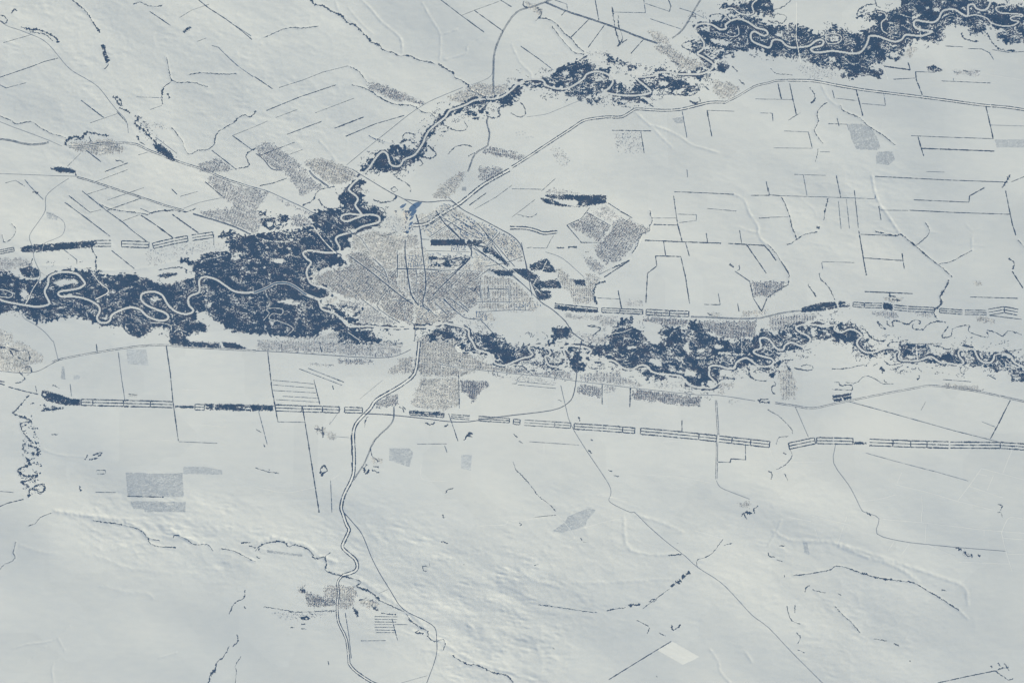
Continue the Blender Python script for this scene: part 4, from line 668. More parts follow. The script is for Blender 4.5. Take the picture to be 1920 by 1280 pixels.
# settlements: density, darkness 0..1, street spacing, street angle, outline
TOWNS = """
garden plots on the slope above the upper left river|.62 .5 5 25 #0 1480,1230 1640,1175 1760,1280 #4 1540,20 1480,-5
garden plots in a long slanting strip above the straight river|.72 .55 4 28 #1 820,640 865,610 1000,650 1170,720 1280,775 1240,795 1150,765 1040,760 930,700 860,680
garden plots in a slanting strip left of the brown suburb|.6 .55 5 35 #1 0,1100 60,1060 130,1070 200,1130 300,1200 370,1270 #5 400,40 520,130 420,150 330,200 300,120 200,0 #1 120,1280 0,1150
brown suburb on the left bank at the river confluence|.6 .35 5 20 #1 350,1215 440,1180 520,1190 600,1220 700,1250 740,1280 #5 770,30 700,90 600,110 540,100 420,0
village on both sides of the stream mouth above the straight river|.5 .4 5 10 #1 1420,720 1560,670 1640,620 1800,640 1920,630 1850,700 1720,740 1560,780 1440,760
garden plots in a level strip right of the city's upper road|.68 .6 4 10 #1 1700,1110 1760,1100 1920,1130 #2 70,1145 100,1175 60,1200 0,1200 #1 1700,1150
garden plots under the level strip right of the upper road|.65 .5 4 5 #1 1665,1250 1840,1250 #5 1850,20 1740,90 1660,60
grey suburb reaching down from the upper road to the ring railway|.5 .5 4 -50 #5 1580,0 1540,90 1480,180 1440,210 1310,210 1360,120 1400,90 1520,10
village around the upper left river crossing|.42 .6 5 10 #0 500,1070 830,1040 940,1110 930,1140 830,1160 740,1170 700,1150 560,1130
scattered farmhouses on the upper left creek|.16 .5 6 10 #0 1020,930 1100,900 1230,930 1250,970 1150,960 1080,960
village at the top centre beside the creek head|.3 .6 6 10 #2 80,5 140,20 225,60 220,120 190,110 110,60
village beneath the end of the upper highway|.33 .5 6 30 #2 1000,230 1090,230 1190,290 1170,330 1060,320
larger village at the upper river bend|.5 .45 5 30 #2 1040,340 1180,330 1230,380 1330,430 1420,460 1430,500 1350,530 1250,520 1190,450 1100,400
scattered village above the upper valley forest|.22 .6 6 20 #2 540,370 720,380 700,440 600,420 560,410
village between the river bend and the upper right highway|.42 .45 5 35 #2 1500,590 1700,640 1720,680 1640,740 1540,740 1500,680
scrubby field of dots under the level tree row right of the upper highway|.16 .7 7 5 #2 760,990 960,990 985,1150 780,1150
scattered houses beside the diagonal upper highway|.2 .5 6 50 #2 290,1100 360,1100 440,1200 400,1260 330,1230
village with dark gardens at the top right highway|.3 .5 6 5 #3 1380,525 1590,525 1600,570 1390,560
scattered houses under the top right forest|.16 .4 6 5 #3 250,480 450,520 540,560 480,600 300,590 200,520
scattered houses at the right end of the top right forest|.3 .4 6 5 #3 1000,430 1060,340 1120,370 1070,430
garden plots along the small stream left of the confluence|.6 .5 5 20 #4 1540,60 1640,180 1760,270 1480,300 1560,350 1720,400 1900,470 1920,480 #5 30,430 60,380 10,290 100,160 #4 1930,130 1760,110 1700,50 1600,30
grey gardens inside the triangular river fork|.68 .5 4 10 #5 260,340 330,310 400,370 440,410 340,420 250,420 270,380
garden plots along the slope left of the railway fork|.45 .5 4 25 #5 120,180 330,280 440,300 400,340 330,300 200,250
sparse gardens under the left ladder belt|.14 .35 5 15 #4 1100,580 1600,520 1700,560 1690,590 1500,610 1300,670 1100,720 1090,650
grey gardens at the left edge above the floodplain|.45 .35 5 5 #4 -20,650 150,650 250,680 240,720 130,735 -20,770
scattered houses at the left edge below the floodplain|.3 .5 5 10 #4 -10,1180 70,1200 110,1240 110,1290 -10,1290
village in the meanders at the left edge|.3 .35 5 5 #8 -20,-10 180,0 260,60 330,100 340,150 230,170 230,240 130,230 -20,220
gardens strung along the lower railway|.55 .45 5 5 #9 0,-10 190,-10 640,-10 850,0 900,60 850,110 660,100 500,90 200,75 0,60
gardens between river and railway at the southern bank|.5 .5 5 5 #5 240,1250 600,1200 860,1220 1000,1280 #9 1100,0 1090,80 1000,115 640,110 640,0 240,0
level strip of garden plots under the lower railway|.7 .5 4 2 #9 610,125 880,132 885,165 620,170
thin gardens below the lower railway|.3 .5 4 2 #9 370,160 610,165 560,187 380,182
triangle of garden plots beside the southern highway bend|.72 .6 4 30 #9 900,440 1060,380 1070,480 890,500
southern suburb of small streets below the river|.6 .5 5 3 #5 1190,1280 1250,1240 1500,1250 #9 1500,0 1560,80 1800,180 1920,190 1920,240 1700,210 1530,260 1400,260 1240,260 1200,200 1230,40
outer southern suburb with wide gaps|.36 .65 5 3 #9 1230,270 1530,270 1520,480 1400,520 1150,480
dark triangular gardens right of the southern suburb|.85 .75 4 5 #9 1530,280 1750,300 1740,340 1680,370 1650,430 1610,465 1590,400 1530,370
suburb around the southern road junction|.5 .5 5 3 #9 1100,120 1195,100 1190,240 1080,240 990,240 990,190 1060,170 1060,120
gardens on the right bank under the river bends|.7 .5 4 3 %E1 200,660 330,690 480,700 700,850 960,850 1150,890 1180,930 1700,900 1800,930 1880,1040 1200,980 700,920 160,860 100,700 120,640
houses between the two level roads right of the suburb|.2 .5 6 3 #10 -110,250 200,265 330,290 320,320 60,295 -110,280
two fans of grey gardens under the lower right road|.68 .5 4 5 #10 500,320 560,315 670,345 670,425 560,400 480,390
gridded gardens beneath the lower right river|.55 .55 6 0 #10 500,245 640,230 800,210 820,260 990,320 960,340 700,310 500,290
small gardens right of the two fans|.4 .5 5 0 #10 690,330 780,340 760,380 680,380
long dark block of garden plots below the lower right road|.85 .75 4 5 #10 893,350 1200,382 1415,402 1410,490 1240,475 890,430
sparse village under the lower right river|.2 .4 5 5 #10 1100,290 1270,290 1290,340 1200,360 1040,340
village blocks left of the forked stream|.5 .4 4 0 #10 1540,310 1670,310 1660,340 1590,345 1590,400 1540,390
few houses scattered under the lower right road|.15 .5 6 0 #10 1600,430 1700,430 1700,470 1620,465; 1730,480 1790,480 1790,500 1730,500
village on the forked stream beside the lower right highway|.45 .4 5 0 #11 60,200 180,220 220,340 200,430 100,440 70,300
village strip above the lower right highway|.45 .45 5 8 #11 1310,310 1560,330 1650,360 1560,380 1300,340
grey diamond of garden plots right of the city|.66 .42 4 30 #6 560,310 740,410 650,540 410,410 520,360
large grey garden field right of the city|.66 .42 4 35 #6 760,370 880,350 940,400 1030,420 1030,450 960,490 900,580 800,680 700,700 620,640 610,560 700,490 740,420
thin gardens above the grey diamond|.25 .4 5 30 #6 580,300 700,255 800,330 860,370 760,370 700,380
brown village corner below the large garden field|.6 .35 4 35 #6 520,640 600,650 710,720 650,780 570,730
brown suburb around the small square wood|.6 .4 4 0 #6 550,750 670,810 610,870 610,940 620,1000 450,990 430,900 380,880 320,750 340,700 440,810 540,810
grey gardens above the right plantation|.5 .5 4 0 #6 280,130 400,140 560,175 240,173
grey gardens in the belt by the right railway|.6 .5 4 0 #6 1010,1045 1180,1055 1315,1062 1320,1090 1010,1076
broad grey garden belt between ladder belt and lower right forest|.82 .45 5 5 #6 1000,1090 1340,1112 1420,1120 1620,1120 1830,1120 1830,1240 1700,1260 1560,1250 1430,1170 1340,1112 1290,1170 1100,1150 960,1120
gardens left of the broad garden belt|.5 .45 5 5 #6 350,1062 640,1085 790,1090 770,1160 680,1170 620,1120 440,1110
gardens along the right railway curve|.45 .45 5 5 #6 470,1200 640,1240 720,1220 700,1290 560,1290
grey square of gardens at the right village|.74 .55 4 5 #6 1785,825 1930,825 #7 140,835 130,860 60,920 #6 1930,940 1810,950
village under the right farm|.3 .6 5 0 #6 1740,1040 1920,1040 1900,1090 1700,1095
small hamlet left of the right farm|.25 .6 5 0 #6 1465,1060 1560,1060 1560,1095 1470,1095
gardens beneath the right ladder belt|.65 .4 5 0 #7 0,1090 200,1068 360,1070 340,1120 200,1150 80,1210 0,1180
gardens under the dark square of the right ladder belt|.6 .5 4 0 #7 740,1045 930,1050 1000,1100 900,1110 780,1075
gardens farther right beneath the right ladder belt|.5 .5 4 0 #7 1050,1055 1240,1065 1220,1110 1130,1090
houses under the right end of the ladder belt|.25 .4 5 5 #7 1540,1080 1640,1090 1720,1130 1680,1150 1560,1130
dark hamlet above the right ladder belt|.25 .7 5 5 #7 850,945 1010,945 1010,990 860,980
hamlet in the right valley|.3 .4 5 5 #7 1530,830 1595,820 1600,855 1540,865
farm buildings beneath the right gardens|.25 .6 5 5 #6 840,960 980,960 990,1015 850,1010
old left city quarter with tight lanes|.7 .45 4 38 #5 430,775 600,730 720,700 660,640 720,600 800,600 900,680 960,740 1060,740 1060,850 1180,980 1180,1160 1000,1100 900,1000 700,960 560,900 440,850
centre of the city with tight streets down to the river|.72 .5 4 50 #5 1180,980 1160,860 1120,740 1700,760 1690,850 1660,1000 1560,1060 1500,1090 1420,1130 1300,1160 1190,1160
upper left city quarter below the power station|.45 .45 5 20 #5 700,600 720,490 880,450 1060,470 1110,480 1200,470 1240,560 1060,600 1060,740 960,740 860,650
narrow city quarter between the two long streets|.5 .5 5 0 #5 1060,600 1130,600 1150,860 1180,980 1060,850
city quarter under the long park strip|.4 .6 6 0 #5 1120,560 1250,560 1310,640 1600,640 1620,740 1280,740 1130,740
industrial quarter along the upper city highway|.32 .6 6 -36 #5 1190,330 1310,300 1420,240 1560,310 1620,360 1400,430 1310,510 1230,430
right city quarter of square blocks|.55 .45 5 0 #5 1690,780 1920,800 #6 100,900 200,1000 190,1050 0,1060 #5 1780,1050 1660,1040 1680,860
dense estate above the park strip|.5 .5 4 38 #5 1310,510 1420,430 1640,370 1720,400 1850,470 1920,500 1900,560 1800,600 1700,560 1680,515
eastern estate inside the ring railway|.4 .45 4 40 #5 1860,480 #6 40,530 90,640 70,680 20,680 #5 1900,660 1820,590
scattered yards between railway wood and city centre|.32 .55 6 38 #5 1620,640 1700,620 1800,700 1900,740 1700,760 1620,740
housing by the lower right city road|.25 .6 5 38 #5 1640,1060 1780,1060 1800,1120 1700,1130
sparse riverside yards left of the old city quarter|.35 .5 5 10 #5 390,760 480,760 480,850 560,890 620,960 560,1000 500,990 560,930 520,880 420,850
scattered yards between the railway curve and the city river meadow|.16 .5 6 5 #5 1440,1100 1660,1080 1780,1130 1800,1200 1600,1170
riverside gardens with dark trees left of the centre|.55 .6 5 10 #5 620,960 800,980 900,1010 960,1090 1080,1150 780,1150 700,1050 620,1000
yards beneath the power station|.2 .4 6 10 #5 920,340 1080,330 1200,380 1190,460 1060,460 950,440
grid of houses in the small southern town|.6 .45 4 2 #13 510,540 740,540 760,620 700,720 600,720 600,640 510,640
dark older half of the small southern town|.7 .8 4 5 #13 370,590 500,620 600,650 600,700 400,710 370,650
small northern block of the southern town|.45 .6 4 3 #13 300,545 370,545 370,600 310,600
right-hand edge of the southern town|.35 .5 5 10 #13 760,650 900,650 930,700 850,720 780,690
ragged yards under the southern town|.18 .6 5 5 #13 80,740 350,740 590,720 590,760 350,800 200,800
hamlet with striped yards left of the southern highway|.4 .5 3 85 #9 520,665 600,675 600,735 530,725
hamlet left part with dots left of the southern highway|.3 .6 5 5 #9 430,625 520,640 520,700 450,680
pink dotted hamlet right of the southern highway|.25 .3 5 5 #9 850,860 950,865 950,910 860,905
hamlet under the lower right plain|.4 .5 4 10 #10 1680,1200 1780,1190 1785,1240 1700,1240
right edge farms on the pale track grid|.2 .5 4 10 #15 1395,250 1470,265 1540,330 1480,345
tiny hamlet near the lower left fields|.35 .6 4 10 #8 960,385 1035,390 1030,415 970,410
"""
# estates of separate apartment blocks: count, angle, tint, outline
ESTATES = """
70|55|warm|apartment block with a pink wall in the newest estate inside the ring railway|newest estate blocks %C8 760,330 900,320 1010,420 1100,530 1110,620 1010,680 900,710 840,660 720,520 660,440
62|-35|mix|apartment block in the dense estate above the park strip|dense estate blocks %C8 0,200 200,110 340,130 560,160 720,240 720,330 560,400 420,390 200,380 60,260
36|-35|mix|apartment block on the left part of the dense estate above the park strip|left dense estate blocks %C7 1000,460 1180,340 1360,380 1560,420 1560,520 1340,680 1130,520
34|88|white|white-roofed block standing between the two straight city streets|blocks between the two streets %C7 510,960 690,960 740,1120 560,1140 510,1080
18|88|mix|upright narrow block under the right end of the park strip|blocks under the park strip %C7 1160,800 1380,800 1380,890 1160,890
26|50|mix|office block among the tight streets of the city centre|city centre blocks #5 1190,1000 1400,960 1480,1040 1360,1120 1200,1130
44|-36|ware|warehouse in the industrial quarter along the upper city highway|industrial quarter warehouses %C7 700,520 880,470 760,350 900,290 1100,160 1290,300 1000,430 900,640 720,640
26|38|ware|works hall between the park strip railway wood and the city centre|works halls by the railway %C8 440,500 640,640 900,900 760,800 480,760 300,700 320,520
22|0|ware|hall in the patchy quarter around the hospital park|halls around the hospital park %C7 790,900 1420,920 1420,1000 1300,1130 800,1120
20|88|mix|apartment block in the small estate by the river meadow|river meadow blocks %E1 400,50 560,60 600,160 480,170 400,110
18|5|white|low block in the right city quarter of square yards|square yard blocks #6 10,985 200,995 230,1045 20,1050
"""
SHEDS = "#2 30,1000 50,995 75,990 95,1000 35,1018 55,1015 80,1012 105,1035 120,1032 140,1028 155,1035"
PLACES = """
#0 760,1090|the upper left river village
#0 790,400|the narrow upright stand
#0 1400,225|the forked dark grove
#0 60,180|the upper left corner thicket
#0 340,270|the dark curved thicket
#0 180,1070|the left edge highway
#0 1790,1000|the zigzag upper creek
#1 500,60|the winding black creek
#1 1040,700|the slanting garden strip
#1 150,1150|the garden strip by the suburb
#1 1410,510|the dark creek knot
#1 1780,700|the stream mouth village
#1 1800,300|the upper road bend
#1 1100,1180|the looping river woods
#2 140,50|the top centre village
#2 800,220|the upper highway
#2 1150,380|the upper bend village
#2 600,620|the upper valley forest
#2 970,1050|the field of dots
#2 100,1020|the rows of black sheds
#2 1700,300|the top right forest
#2 1560,760|the upper right highway bend
#3 700,1030|the large grey field
#3 880,1190|the second grey field
#3 1240,510|the top right village
#3 1400,780|the top right highway
#3 350,740|the upper right gully
#3 1680,540|the top right edge of the snowfields
#3 1600,1080|the right edge rectangle of rows
#4 480,1260|the left reservoir
#4 400,30|the far left road
#4 520,590|the solid left belt block
#4 900,180|the straight left highway
#4 1360,300|the left road junction
#4 750,1000|the western floodplain forest
#5 350,370|the triangular river fork
#5 800,340|the white river loops
#5 1170,300|the blue plume shadows
#5 1400,540|the dark city park strip
#5 1250,1000|the city centre
#5 1700,180|the diagonal city highway
#6 450,220|the right dark plantation
#6 560,440|the grey garden diamond
#6 800,600|the large garden field
#6 160,440|the black double tree row
#6 240,760|the eastern forest park
#6 1150,720|the three-sided field box
#6 1280,460|the cross of tree rows
#6 1640,715|the small right farm
#6 1860,880|the grey village square
#6 1440,170|the long level row
#6 1500,1020|the hooked tree row
#7 640,320|the parallel upright rows
#7 370,430|the dark valley dots
#7 1780,100|the right edge creek crossing
#7 1080,560|the right forked gully
#7 930,960|the dark hamlet
#7 1300,960|the purple creek thicket
#7 380,1020|the curved dark belt head
#7 1520,440|the feathery right gully
#7 1770,1050|the right belt end
#7 1000,1150|the small looping river
#8 180,100|the left edge meander village
#8 460,430|the lower left belt head
#8 220,900|the wiggling left stream
#8 1030,120|the square pale field
#8 1160,1080|the large lower left field
#8 1500,960|the long strip field
#8 1300,460|the lower belt crossing
#9 300,370|the striped field
#9 500,250|the thin slanting airstrip
#9 500,690|the striped hamlet
#9 510,960|the star-shaped thicket
#9 730,800|the southern highway
#9 1150,430|the southern suburb
#9 1630,370|the dark garden triangle
#9 1100,870|the smudged grey field
#9 1590,710|the lumpy dark grove
#10 570,360|the two garden fans
#10 1150,420|the long dark garden block
#10 1540,600|the upright double highway
#10 500,740|the slanting lower road
#10 1730,1220|the lower plain hamlet
#10 1060,80|the lower right forest
#11 130,320|the forked stream village
#11 550,420|the split black rectangle
#11 1200,330|the lower right highway crest
#11 1740,600|the triangular snowfield
#11 500,740|the right ladder belt
#11 600,1070|the kinked right road
#12 1110,190|the lower left stream fork
#12 100,330|the lower left edge gully
#12 1600,1200|the dark lower creek
#13 210,310|the dark strip under the scarp
#13 600,640|the small southern town
#13 970,850|the short comb of rows
#13 1270,410|the little hooked square
#13 1280,880|the southern stream bend
#13 1700,1160|the lower centre stream
#14 1270,480|the black beaded creek
#14 920,690|the short black dash
#14 1240,1050|the bright square of snow
#14 440,90|the hilltop grey smudge
#14 1740,10|the plain hamlet stream
#15 900,500|the long thin lower right creek
#15 1480,310|the cross-shaped black village
#15 1780,1180|the lower right corner farm
#15 600,800|the dotted right gully
#15 200,800|the beaded right stream
"""
# ---------------------------------------------------------------- survey parsing
FINE = {'A': (0, 0), 'E1': (840, 580), 'E2': (1080, 580), 'E3': (1320, 580), 'E4': (1560, 580),
        'C6': (640, 560), 'C7': (700, 360), 'C8': (840, 400)}


def parse(text, org=(0, 0, 4.0)):
    """outline text -> list of polylines in cells"""
    out, cur = [], []
    for t in text.replace(';', ' ; ').split():
        if t == ';':
            if cur:
                out.append(cur)
            cur = []
        elif t[0] == '#':
            k = int(t[1:])
            org = ((k % 4) * 480.0, (k // 4) * 320.0, 4.0)
        elif t[0] == '%':
            o = FINE[t[1:]]
            org = (float(o[0]), float(o[1]), 8.0)
        else:
            a, b = t.split(',')
            cur.append((org[0] + float(a) / org[2], org[1] + float(b) / org[2]))
    if cur:
        out.append(cur)
    return [np.array(c, float) for c in out]


def rows(block):
    return [r for r in block.strip().split('\n') if r.strip()]


# ---------------------------------------------------------------- rasters, one value per cell
PX, PY = 60, 60                               # margin beyond the surveyed area, in cells
W, Hh = 1920 + 2 * PX, 1280 + 2 * PY
rng = np.random.default_rng(7)
random.seed(7)


def noise(wl, aniso=1.0, ang=0.0, seed=0, power=2.0):
    """smooth random field, standard deviation 1; wl = feature size in cells, stretched aniso times along ang degrees"""
    r = np.random.default_rng(seed)
    f = np.fft.rfft2(r.standard_normal((Hh, W)).astype(np.float32))
    ky = np.fft.fftfreq(Hh)[:, None]
    kx = np.fft.rfftfreq(W)[None, :]
    a = math.radians(ang)
    u = (kx * math.cos(a) + ky * math.sin(a)) * aniso
    v = -kx * math.sin(a) + ky * math.cos(a)
    k = np.sqrt(u * u + v * v) * wl
    g = np.fft.irfft2(f * np.exp(-(k ** power)), s=(Hh, W)).astype(np.float32)
    g -= g.mean()
    return g / g.std()


def polymask(pts, into=None):
    m = np.zeros((Hh, W), bool) if into is None else into
    p = pts + np.array([PX, PY])
    x0, y0 = np.floor(p.min(0)).astype(int)
    x1, y1 = np.ceil(p.max(0)).astype(int) + 1
    x0, y0, x1, y1 = max(x0, 0), max(y0, 0), min(x1, W), min(y1, Hh)
    if x1 <= x0 or y1 <= y0:
        return m
    X, Y = np.meshgrid(np.arange(x0, x1) + .5, np.arange(y0, y1) + .5)
    ins = np.zeros(X.shape, bool)
    q = np.roll(p, -1, 0)
    for (ax, ay), (bx, by) in zip(p, q):
        if ay == by:
            continue
        c = ((ay > Y) != (by > Y)) & (X < (bx - ax) * (Y - ay) / (by - ay) + ax)
        ins ^= c
    m[y0:y1, x0:x1] |= ins
    return m


def linedist(lines, maxd):
    d = np.full((Hh, W), float(maxd), np.float32)
    for pts in lines:
        p = pts + np.array([PX, PY])
        for (ax, ay), (bx, by) in zip(p[:-1], p[1:]):
            x0, x1 = int(max(min(ax, bx) - maxd - 1, 0)), int(min(max(ax, bx) + maxd + 2, W))
            y0, y1 = int(max(min(ay, by) - maxd - 1, 0)), int(min(max(ay, by) + maxd + 2, Hh))
            if x1 <= x0 or y1 <= y0:
                continue
            X, Y = np.meshgrid(np.arange(x0, x1) + .5, np.arange(y0, y1) + .5)
            dx, dy = bx - ax, by - ay
            L = dx * dx + dy * dy
            t = np.clip(((X - ax) * dx + (Y - ay) * dy) / L, 0, 1) if L > 0 else 0 * X
            dd = np.hypot(X - ax - t * dx, Y - ay - t * dy)
            s = d[y0:y1, x0:x1]
            np.minimum(s, dd, out=s)
    return d


def smooth(p, n=4):
    """Catmull-Rom through the points"""
    if len(p) < 3:
        return p
    q = np.vstack([2 * p[0] - p[1], p, 2 * p[-1] - p[-2]])
    out = []
    for i in range(1, len(q) - 2):
        for k in range(n):
            t = k / n
            a, b, c, d = q[i - 1], q[i], q[i + 1], q[i + 2]
            out.append(.5 * (2 * b + (c - a) * t + (2 * a - 5 * b + 4 * c - d) * t * t + (3 * b - a - 3 * c + d) * t ** 3))
    out.append(q[-2])
    return np.array(out)


def resample(p, step):
    s = np.r_[0, np.cumsum(np.hypot(*np.diff(p, axis=0).T))]
    n = max(int(s[-1] / step), 1) + 1
    t = np.linspace(0, s[-1], n)
    return np.c_[np.interp(t, s, p[:, 0]), np.interp(t, s, p[:, 1])], t


rivers = []
for r in rows(RIVERS):
    k, w, rest = r.split(' ', 2)
    for p in parse(rest):
        rivers.append((k, float(w), smooth(p)))
river_d = linedist([p for k, w, p in rivers], 40)
main_d = linedist([p for k, w, p in rivers if w > 2], 40)

# ---------------------------------------------------------------- relief in metres
rough = np.full((Hh, W), .13, np.float32)
YY, XX = np.mgrid[0:Hh, 0:W].astype(np.float32)
for part in ROUGH.split(';'):
    a, r0, amp = part.split()
    cx, cy = map(float, a.split(','))
    rough += float(amp) * .55 * np.exp(-((XX - PX - cx) ** 2 + (YY - PY - cy) ** 2) / float(r0) ** 2)
flat = np.clip((river_d - 6) / 34, 0, 1)
rough *= .12 + .88 * flat
relief = 30 * noise(170, 1.6, 12, 1) + 3.0 * rough * noise(42, 2.0, 14, 2) \
    + rough * (.85 * noise(12, 2.6, 16, 3) + .48 * noise(4.5, 2.6, 10, 4)) \
    + np.clip(rough - .45, 0, 2) * (1.7 * noise(6.5, 3.2, 10, 9) + .55 * noise(2.8, 2.6, 14, 10)) * np.clip(.6 + .8 * noise(30, 1.5, 15, 12), 0, 1.8)
# branching dry valleys: thin creases where two warped fields change sign
for wl_, an_, ag_, am_, sd_ in ((34, 2.1, 20, 2.6, 5), (18, 1.9, -28, 2.6, 6), (8, 2.4, 20, 2.2, 8)):
    crease = np.abs(noise(wl_, an_, ag_, sd_))
    relief -= am_ * np.clip(rough, 0, 1.5) ** 1.6 * np.exp(-crease / .16)
# invented edge slopes, tilted away from the sun to darken the outer land
ux, uy = (XX - PX - 960) / 960, (YY - PY - 640) / 640
relief -= 620 * np.clip(ux - .4, 0, .7) ** 2 - 620 * np.clip(-ux - .4, 0, .7) ** 2
relief -= 300 * np.clip(-uy - .45, 0, .7) ** 2 - 380 * np.clip(uy - .45, 0, .7) ** 2
rd8 = np.exp(-(river_d / 5.0) ** 2)
relief -= 4 * rd8
wob = noise(7, 1, 0, 11)
for r in rows(GULLIES):
    a, b, rest = r.split(' ', 2)
    b = float(b) * (.62 if float(b) < 3.5 else .75)
    d = linedist([smooth(p, 3) for p in parse(rest)], b * 4)
    relief -= (.95 if b < 2.2 else .75) * float(a) * (1 + .3 * wob) * np.exp(-(d / float(b)) ** 2)
cl = []
for r in rows(CREEKS):
    a, b, rest = r.split(' ', 2)
    if b == '1':
        cl += [smooth(p, 3) for p in parse(rest)]
relief -= 8 * np.exp(-(linedist(cl, 9) / 1.9) ** 2)
relief -= relief.min()
relief = relief.astype(np.float32)

GX = np.arange(0, W + 1, 2)                   # the relief is laid out on every second cell
GY = np.arange(0, Hh + 1, 2)
GZ = relief[np.minimum(GY, Hh - 1)][:, np.minimum(GX, W - 1)]


def ground(px, py):
    """height of the snow at survey cell coordinates (arrays)"""
    x = np.clip((np.asarray(px, float) + PX) / 2, 0, len(GX) - 1.001)
    y = np.clip((np.asarray(py, float) + PY) / 2, 0, len(GY) - 1.001)
    i, j = x.astype(int), y.astype(int)
    u, v = x - i, y - j
    return (GZ[j, i] * (1 - u) + GZ[j, i + 1] * u) * (1 - v) + (GZ[j + 1, i] * (1 - u) + GZ[j + 1, i + 1] * u) * v


def wx(px):
    return (np.asarray(px) - 960.0) * CELL


def wy(py):
    return (640.0 - np.asarray(py)) * CELL


# ---------------------------------------------------------------- materials
def mat(name, color, rough_=.9, vary=.0, scale=400.0, color2=None, attr=None, bump=0.0):
    m = bpy.data.materials.new(name)
    m.use_nodes = True
    nt = m.node_tree
    b = nt.nodes['Principled BSDF']
    b.inputs['Roughness'].default_value = rough_
    b.inputs['Specular IOR Level'].default_value = .15
    b.inputs['Base Color'].default_value = (*color, 1)
    src = None
    if attr:
        a = nt.nodes.new('ShaderNodeVertexColor')
        a.layer_name = attr
        src = a.outputs['Color']
    if vary or color2:
        tc = nt.nodes.new('ShaderNodeTexCoord')
        mp = nt.nodes.new('ShaderNodeMapping')
        mp.inputs['Scale'].default_value = (1 / scale,) * 3
        n = nt.nodes.new('ShaderNodeTexNoise')
        n.inputs['Detail'].default_value = 4
        n.inputs['Scale'].default_value = 1.0
        nt.links.new(tc.outputs['Object'], mp.inputs[0])
        nt.links.new(mp.outputs[0], n.inputs['Vector'])
        mx = nt.nodes.new('ShaderNodeMix')
        mx.data_type = 'RGBA'
        c2 = color2 or tuple(c * (1 - vary) for c in color)
        rp = nt.nodes.new('ShaderNodeMapRange')
        rp.inputs['From Min'].default_value = .32
        rp.inputs['From Max'].default_value = .68
        nt.links.new(n.outputs['Fac'], rp.inputs['Value'])
        nt.links.new(rp.outputs[0], mx.inputs['Factor'])
        mx.inputs['A'].default_value = (*color, 1)
        mx.inputs['B'].default_value = (*c2, 1)
        if src is not None:
            mu = nt.nodes.new('ShaderNodeMix')
            mu.data_type = 'RGBA'
            mu.blend_type = 'MULTIPLY'
            mu.inputs['Factor'].default_value = 1
            nt.links.new(src, mu.inputs['A'])
            nt.links.new(mx.outputs['Result'], mu.inputs['B'])
            src = mu.outputs['Result']
        else:
            src = mx.outputs['Result']
        if bump:
            bp = nt.nodes.new('ShaderNodeBump')
            bp.inputs['Strength'].default_value = 1
            bp.inputs['Distance'].default_value = bump
            nt.links.new(n.outputs['Fac'], bp.inputs['Height'])
            nt.links.new(bp.outputs[0], b.inputs['Normal'])
    if src is not None:
        nt.links.new(src, b.inputs['Base Color'])
    return m


def snow_material():
    m = bpy.data.materials.new('snow')
    m.use_nodes = True
    nt = m.node_tree
    b = nt.nodes['Principled BSDF']
    b.inputs['Roughness'].default_value = .8
    b.inputs['Specular IOR Level'].default_value = .2
    tc = nt.nodes.new('ShaderNodeTexCoord')

    def tex(scale, det, sx=1.0, rot=0.0):
        mp = nt.nodes.new('ShaderNodeMapping')
        mp.inputs['Rotation'].default_value = (0, 0, math.radians(rot))
        mp.inputs['Scale'].default_value = (sx / scale, 1 / scale, 1 / scale)
        n = nt.nodes.new('ShaderNodeTexNoise')
        n.inputs['Scale'].default_value = 1
        n.inputs['Detail'].default_value = det
        nt.links.new(tc.outputs['Object'], mp.inputs[0])
        nt.links.new(mp.outputs[0], n.inputs['Vector'])
        return n.outputs['Fac']

    big, fine = tex(9000, 6, .6, 14), tex(260, 5, .35, 14)
    add = nt.nodes.new('ShaderNodeMath')
    add.operation = 'MULTIPLY_ADD'
    add.inputs[1].default_value = .45
    nt.links.new(fine, add.inputs[0])
    nt.links.new(big, add.inputs[2])
    cr = nt.nodes.new('ShaderNodeValToRGB')
    cr.color_ramp.elements[0].position = .52
    cr.color_ramp.elements[0].color = (.71, .715, .70, 1)
    cr.color_ramp.elements[1].position = .9
    cr.color_ramp.elements[1].color = (.80, .79, .75, 1)
    nt.links.new(add.outputs[0], cr.inputs[0])
    vo = nt.nodes.new('ShaderNodeTexVoronoi')
    vo.distance = 'CHEBYCHEV'
    vo.inputs['Scale'].default_value = 1 / 3400
    nt.links.new(tc.outputs['Object'], vo.inputs['Vector'])
    sp = nt.nodes.new('ShaderNodeSeparateColor')
    nt.links.new(vo.outputs['Color'], sp.inputs[0])
    mr = nt.nodes.new('ShaderNodeMapRange')
    mr.inputs['To Min'].default_value = .965
    mr.inputs['To Max'].default_value = 1.015
    nt.links.new(sp.outputs[0], mr.inputs['Value'])
    mu = nt.nodes.new('ShaderNodeVectorMath')
    mu.operation = 'SCALE'
    nt.links.new(cr.outputs[0], mu.inputs[0])
    nt.links.new(mr.outputs[0], mu.inputs['Scale'])
    nt.links.new(mu.outputs[0], b.inputs['Base Color'])
    return m


